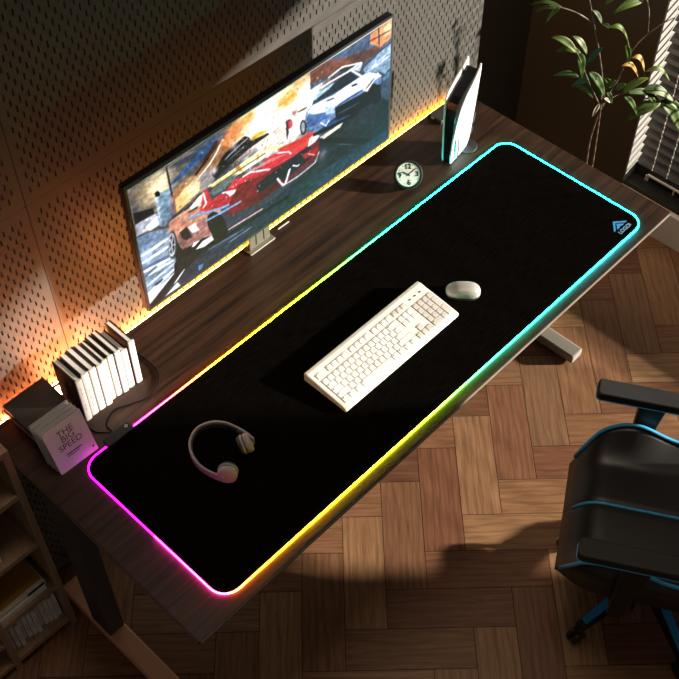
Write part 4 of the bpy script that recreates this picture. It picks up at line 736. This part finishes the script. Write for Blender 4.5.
# ------------------------------------------------------------------ bookshelf at the left
SHX1, SHY0, SHY1 = -.855, .330, .462
bs = thing('bookshelf', 'low light oak bookshelf standing at the left end of the desk', 'bookshelf', (0, 0, 0))
top = Z0+.085; tk = .018
shz = [.045, Z0-.522, Z0-.298, Z0-.080]      # front edges of the boards (tops)
for nm, xa in (('side_panel', SHX1-tk), ('divider', -1.053), ('side_panel', -1.27)):
    MB().mat(M['shelf']).box((xa, SHY0, 0), (xa+tk, SHY1, top)).build(nm, bs, bevel=.001)
for (xa, xb) in ((-1.053+tk+.0002, SHX1-tk-.0002), (-1.27+tk+.0002, -1.0532)):
    for i, zz in enumerate(shz+[top]):
        z2 = zz if xa > -1.1 or i in (0, 4) else zz-.07
        MB().mat(M['shelf']).box((xa, SHY0+.0005, z2-tk), (xb, SHY1-.006, z2)).build('shelf_board', bs, bevel=.001)
MB().mat(M['shelf']).box((-1.268, SHY1-.005, .02), (SHX1-.002, SHY1, top-.002)).build('back_panel', bs)
# white cases on the lowest shelf
xa = -1.034; rc = random.Random(9); N_ = 12
cl = ['leftmost', 'second from the left', 'third from the left', 'fourth from the left', 'fifth from the left', 'sixth from the left', 'sixth from the right', 'fifth from the right', 'fourth from the right', 'third from the right', 'second from the right', 'rightmost']
fr = [.010, .006, .0, .014, .008, .005, .0, .012, .007, .004, .001, .003]
for i in range(N_):
    t = .0118; h = .118+rc.uniform(-.004, .003)
    o = thing('disc_case', f'slim white disc case, {cl[i]} in the row on the lowest shelf', 'disc case', (xa, SHY0+.020+fr[i], .0453), (0, 0, 0), 'disc cases on the lowest shelf')
    mb = MB().mat(M['white']); mb.box((0, 0, 0), (t, .085, h)); mb.build('case_shell', o, bevel=.0012)
    mb = MB().mat(M['inkl']); mb.box((t*.42, -.0005, h*.3), (t*.58, -.0001, h*.6)); mb.build('spine_print', o)
    xa += t+.0013
# flat stack on the middle shelf
z = Z0-.522+.0003; fl = [('pale grey magazine at the bottom of the flat stack under the ochre one', M['spine'], .016, 0), ('white magazine with a black label band, middle of the flat stack', M['spine'], .016, .004), ('ochre-covered magazine on top of the flat stack in the bookshelf', M['ochre'], .012, -.002)]
for i, (lb, m, t, dx_) in enumerate(fl):
    o = thing('shelf_magazine', lb, 'magazine', (-1.034, SHY0+.012+.004*i, z), (0, 0, 0), 'magazines stacked in the bookshelf')
    w_ = .142+dx_; d_ = .105
    mb = MB().mat(m if i < 2 else M['ochre']); mb.box((0, 0, t-.002), (w_, d_, t)); mb.box((0, 0, 0), (w_, d_, .002)); mb.build('cover', o)
    mb = MB().mat(M['spine']); mb.box((0, .0004, .0021), (w_-.001, d_-.001, t-.0021)); mb.build('pages', o)
    if i == 1:
        mb = MB().mat(M['boards']); mb.box((w_*.62, -.0008, .002), (w_*.97, .0003, t-.003)); mb.build('label_band', o)
        o.children[-1]['label'] = 'black label band'
    z += t+.0003
# white books standing on the second shelf
xa = -1.034
for i, lb in enumerate(['white paperback against the divider', 'middle white paperback, second from the right on that board', 'white paperback at the right end of the short row']):
    t = .0235
    book('shelf_book', lb+', upper shelf of the bookcase', 'book', (xa, SHY0+.014+.004*i, Z0-.298+.0003), t, .155-.004*i, .098, M['spine'], M['spine'], M['paper'], 'paperbacks in the bookshelf', rn=rb)
    xa += t+.0015

# ------------------------------------------------------------------ gaming chair
CA = R_(30); CX, CY = .268, -.728
ch = thing('gaming_chair', 'black gaming chair with blue piping pulled up in front of the desk', 'chair', (CX, CY, 0), (0, 0, CA))
SZ = Z0-.345
def seat_pt(u_, v_):            # u across -1..1, v from back 0 to front 1
    s = 2*u_-1; fr_ = -.215+.475*v_
    hwid = .205*(1-.22*max(0, (v_-.72)/.28)**2.2)
    x = s*hwid; a = abs(s)
    bol = (.030+.045*math.exp(-((v_-.70)/.17)**2))*max(0, (a-.58)/.42)**1.5*min(1, max(0, (1-v_)/.12))
    z = SZ+bol+.006*math.cos(s*2.2)
    if v_ > .80: z -= .085*((v_-.80)/.20)**2.4
    z -= .004*(1 if abs(s) < .03 else 0)
    return (x, fr_, z)
NU, NV = 36, 28
mb = MB().mat(M['leather'])
topv = [seat_pt(i/NU, j/NV) for i in range(NU+1) for j in range(NV+1)]
vs = list(topv); off = len(vs)
for i in range(NU+1):
    for j in range(NV+1):
        x, y, z = topv[i*(NV+1)+j]; vs.append((x*.97, -.215+(y+.215)*.985, Z0-.455+.012*abs(2*i/NU-1)))
W1 = NV+1; fs = []
for i in range(NU):
    for j in range(NV):
        fs.append((i*W1+j, (i+1)*W1+j, (i+1)*W1+j+1, i*W1+j+1)); fs.append((off+i*W1+j, off+i*W1+j+1, off+(i+1)*W1+j+1, off+(i+1)*W1+j))
for i in range(NU):
    for j in (0, NV): fs.append((i*W1+j, (i+1)*W1+j, off+(i+1)*W1+j, off+i*W1+j))
for j in range(NV):
    for i in (0, NU): fs.append((i*W1+j, i*W1+j+1, off+i*W1+j+1, off+i*W1+j))
mb.add(vs, fs); seat = mb.build('seat', ch, smooth=True, weld=True)
for s in (0, 1):
    path = [Vector(seat_pt(s, .02+.96*k/30)) for k in range(31)]
    MB().mat(M['bluepipe']).tube([(p.x*1.008, p.y, p.z+.003) for p in path], .0050, 8).build('piping', seat, smooth=True)
MB().mat(M['bluepipe']).tube([(p[0]+.0, p[1], p[2]+.0036) for p in [seat_pt(.5, .03+.93*k/24) for k in range(25)]], .0042, 8).build('seam', seat, smooth=True)
for s in (-1, 1):
    xx = s*.2325; fa = .235 if s > 0 else .232
    mb = MB().mat(M['padm']); mb.prism(rrect(xx-.026, fa-.27, xx+.026, fa, .012, 5), Z0-.195, Z0-.168); arm = mb.build('armrest', ch, bevel=.005, seg=3, smooth=False)
    MB().mat(M['bluepipe']).tube([(p[0], p[1], Z0-.194) for p in rrect(xx-.0258, fa-.27, xx+.0258, fa, .012, 5)], .0016, 6, closed=True).build('trim_line', arm)
    mb = MB().mat(M['chairblk'])
    mb.add([(xx-.010, .085, Z0-.46), (xx+.010, .085, Z0-.46), (xx+.010, .120, Z0-.46), (xx-.010, .120, Z0-.46), (xx-.014, .055, Z0-.1955), (xx+.014, .055, Z0-.1955), (xx+.014, .125, Z0-.1955), (xx-.014, .125, Z0-.1955)], [(0, 3, 2, 1), (4, 5, 6, 7), (0, 1, 5, 4), (1, 2, 6, 5), (2, 3, 7, 6), (3, 0, 4, 7)])
    mb.box((min(xx, s*.09), .088, Z0-.474), (max(xx, s*.09), .117, Z0-.460)); mb.build('armrest_post', ch, bevel=.003)
# back rest (reclined, beyond the frame)
def back_pt(u_, v_, o_):
    s = 2*u_-1; z = SZ+.03+.62*v_; wid = .20+.05*math.sin(v_*math.pi)*(.8)-.05*max(0, v_-.75)*4*.6
    y = -.235-.20*v_-o_+.05*max(0, (abs(s)-.55)/.45)**1.6*(1 if o_ < .02 else 0)
    return (s*wid, y, z)
mb = MB().mat(M['leather']); vs = [back_pt(i/20, j/24, o_) for o_ in (0, .06) for i in range(21) for j in range(25)]; o2 = 21*25; fs = []
for i in range(20):
    for j in range(24): a = i*25+j; fs += [(a, a+25, a+26, a+1), (o2+a, o2+a+1, o2+a+26, o2+a+25)]
for i in range(20):
    for j in (0, 24): a = i*25+j; fs.append((a, a+25, o2+a+25, o2+a))
for j in range(24):
    for i in (0, 20): a = i*25+j; fs.append((a, a+1, o2+a+1, o2+a))
mb.add(vs, fs); mb.build('backrest', ch, smooth=True, weld=True)
mb = MB().mat(M['chairblk']); mb.box((-.17, -.20, Z0-.475), (.17, .19, Z0-.457)); mb.box((-.075, -.09, Z0-.525), (.075, .10, Z0-.475)); mb.build('seat_frame', ch, bevel=.004)
mb = MB().mat(M['chairblk']); mb.cyl((0, 0, .075), (0, 0, .16), .032, .024); mb.cyl((0, 0, .16), (0, 0, Z0-.52), .014); mb.build('gas_lift', ch, smooth=False)
mb = MB().mat(M['chairblk']); mb.tube([(-.07, .03, Z0-.50), (-.16, .05, Z0-.505), (-.185, .055, Z0-.515)], [.005, .005, .008], 8); mb.build('lever', ch)
for k in range(5):
    a = R_(168+72*k)-CA; dv = Vector((math.cos(a), math.sin(a), 0)); nv = Vector((-dv.y, dv.x, 0))
    def sect(rad, hw_, zt, zb): 
        c = dv*rad; return [tuple(c-nv*hw_+Vector((0, 0, zb))), tuple(c+nv*hw_+Vector((0, 0, zb))), tuple(c+nv*hw_*.75+Vector((0, 0, zt))), tuple(c-nv*hw_*.75+Vector((0, 0, zt)))]
    vs = sect(.018, .024, .128, .085)+sect(.12, .020, .108, .072)+sect(.235, .016, .082, .060); fs = [(0, 1, 2, 3), (11, 10, 9, 8)]+[(q*4+i, q*4+(i+1) % 4, q*4+4+(i+1) % 4, q*4+4+i) for q in range(2) for i in range(4)]
    leg = MB().mat(M['chairblk']).add(vs, fs).build('base_spoke', ch, bevel=.003)
    e = .0006; vs = [tuple(dv*r_+nv*w_+Vector((0, 0, z_+e*2))) for r_, w_, z_ in ((.05, -.0125, .1222), (.05, .0125, .1222), (.12, .0115, .1082), (.12, -.0115, .1082), (.222, .0095, .0852), (.222, -.0095, .0852))]
    MB().mat(M['blue']).add(vs, [(0, 1, 2, 3), (3, 2, 4, 5)]).build('blue_inlay', leg, solid=.0016)
    cpos = dv*.238; mb = MB().mat(M['castor'])
    for s in (-1, 1):
        c0 = cpos+nv*(s*.006)+Vector((0, 0, .0225)); mb.cyl(tuple(c0), tuple(c0+nv*(s*.009)), .0225, n=20)
    mb.cyl(tuple(cpos+Vector((0, 0, .02))), tuple(cpos+Vector((0, 0, .068))), .007, n=12); mb.build('castor', leg)

# ------------------------------------------------------------------ plant
PB = Vector((1.155, .165, 0))
plt = thing('potted_plant', 'slender plant with long green leaves in a dark round pot between desk and window', 'plant', tuple(PB))
mb = MB().mat(M['pot']); mb.lathe([(.062, 0), (.07, .01), (.092, .30), (.096, .33), (.090, .332), (.087, .315)], 32); mb.build('pot', plt)
mb = MB().mat(M['soil']); mb.lathe([(.084, .29), (.0865, .316), (.04, .322), (.001, .325)], 24); mb.build('soil', plt, smooth=True)
mb = MB().mat(M['stem'])
LZ = Vector((0, 0, Z0))-PB
for i, s in enumerate(DATA['stems']):
    pts = [Vector(p)+LZ for p in s]
    if i < 2: pts = [Vector((pts[0].x*.7, pts[0].y*.7, .315))]+pts
    sp_ = smooth_path(pts, 5); n = len(sp_); r0 = .0042 if i < 2 else .0028
    mb.tube(sp_, [r0*(1-.55*k/n) for k in range(n)], 7)
mb.build('stem', plt, smooth=True)
mb = MB().mat(M['leaf']); tones = []; rl = random.Random(2)
pal = [[(.032, .062, .006), (.046, .078, .008), (.022, .046, .005), (.066, .094, .012)], [(.30, .16, .03)], [(.02, .035, .012)], [(.50, .48, .36)]]
VIEW = Vector((-.64, -.48, .6))
for (bp, tp, wpx, dr, c) in DATA['leaves']:
    A = Vector(bp)+LZ; B = Vector(tp)+LZ; ax = B-A; L = ax.length; w = wpx*.0027*.5
    nrm_ = (VIEW+Vector((rl.uniform(-.5, .5), rl.uniform(-.5, .5), rl.uniform(.0, .6)))); side = ax.cross(nrm_).normalized(); up_ = side.cross(ax).normalized()
    NS = 10; rows = []
    for k in range(NS+1):
        t = k/NS; wid = w*(math.sin(math.pi*t**.8)**.85)*(1 if t < 1 else 0)+.0004
        ctr = A+ax*t+Vector((0, 0, 1))*L*dr*math.sin(math.pi*t)*1.0
        rows.append([ctr-side*wid+up_*wid*.28, ctr-side*wid*.5+up_*wid*.08, ctr, ctr+side*wid*.5+up_*wid*.08, ctr+side*wid+up_*wid*.28])
    col = rl.choice(pal[c]); kk = rl.uniform(.8, 1.25)
    vs = [p for r_ in rows for p in r_]; fs = []
    for k in range(NS):
        for j in range(4):
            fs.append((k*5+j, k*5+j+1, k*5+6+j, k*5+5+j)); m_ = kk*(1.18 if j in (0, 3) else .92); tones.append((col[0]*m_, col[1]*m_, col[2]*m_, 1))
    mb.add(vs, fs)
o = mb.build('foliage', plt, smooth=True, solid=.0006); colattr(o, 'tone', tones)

# ------------------------------------------------------------------ light, world, camera
sun = bpy.data.lights.new('sun', 'SUN'); sun.energy = 19.8; sun.angle = R_(1.8); sun.color = (1, .925, .82)
so = bpy.data.objects.new('sun', sun); COL.objects.link(so); so.location = (4, -3.5, 3)
so.rotation_euler = Vector((-.69, .72, -.24)).to_track_quat('-Z', 'Y').to_euler()
cl_ = bpy.data.lights.new('overhead_fill', 'AREA'); cl_.energy = 25; cl_.size = 1.2; cl_.color = (1, .80, .62)  # unseen overhead fill, added to lift the floor and upward faces
clo = bpy.data.objects.new('overhead_fill', cl_); COL.objects.link(clo); clo.location = (-.1, .0, 4.1)
sp_l = bpy.data.lights.new('wall_fill_spot', 'SPOT'); sp_l.energy = 48; sp_l.color = (1, .72, .42); sp_l.spot_size = R_(52); sp_l.spot_blend = 1; sp_l.shadow_soft_size = .08  # unseen warm spot, added to brighten the upper wall behind the plant
spo = bpy.data.objects.new('wall_fill_spot', sp_l); COL.objects.link(spo); spo.location = (1.0, .22, Z0+1.55)
spo.rotation_euler = (Vector((1.455, .40, Z0+.42))-Vector((1.0, .22, Z0+1.55))).to_track_quat('-Z', 'Y').to_euler()
wd = bpy.data.worlds.new('world'); sc.world = wd; wd.use_nodes = True; bg = wd.node_tree.nodes['Background']
bg.inputs['Color'].default_value = (1, .85, .71, 1); bg.inputs['Strength'].default_value = 0.075
cam = bpy.data.cameras.new('camera'); cam.sensor_fit = 'HORIZONTAL'; cam.sensor_width = 36; cam.lens = 36*1148.685/679; cam.clip_start = .05
co = bpy.data.objects.new('camera', cam); COL.objects.link(co)
co.matrix_world = Matrix(((0.691746,0.563174,-0.452020,-1.344753),(-0.722135,0.536927,-0.436155,-1.138173),(-0.002929,0.628128,0.778105,2.160153),(0.000000,0.000000,0.000000,1.000000)))
co.location.z += Z0
sc.camera = co
sc.view_settings.view_transform = 'Standard'; sc.view_settings.look = 'None'; sc.view_settings.exposure = 0; sc.view_settings.gamma = 1; sc.view_settings.use_curve_mapping = False
sc.cycles.use_denoising = True
sc.cycles.max_bounces = 8
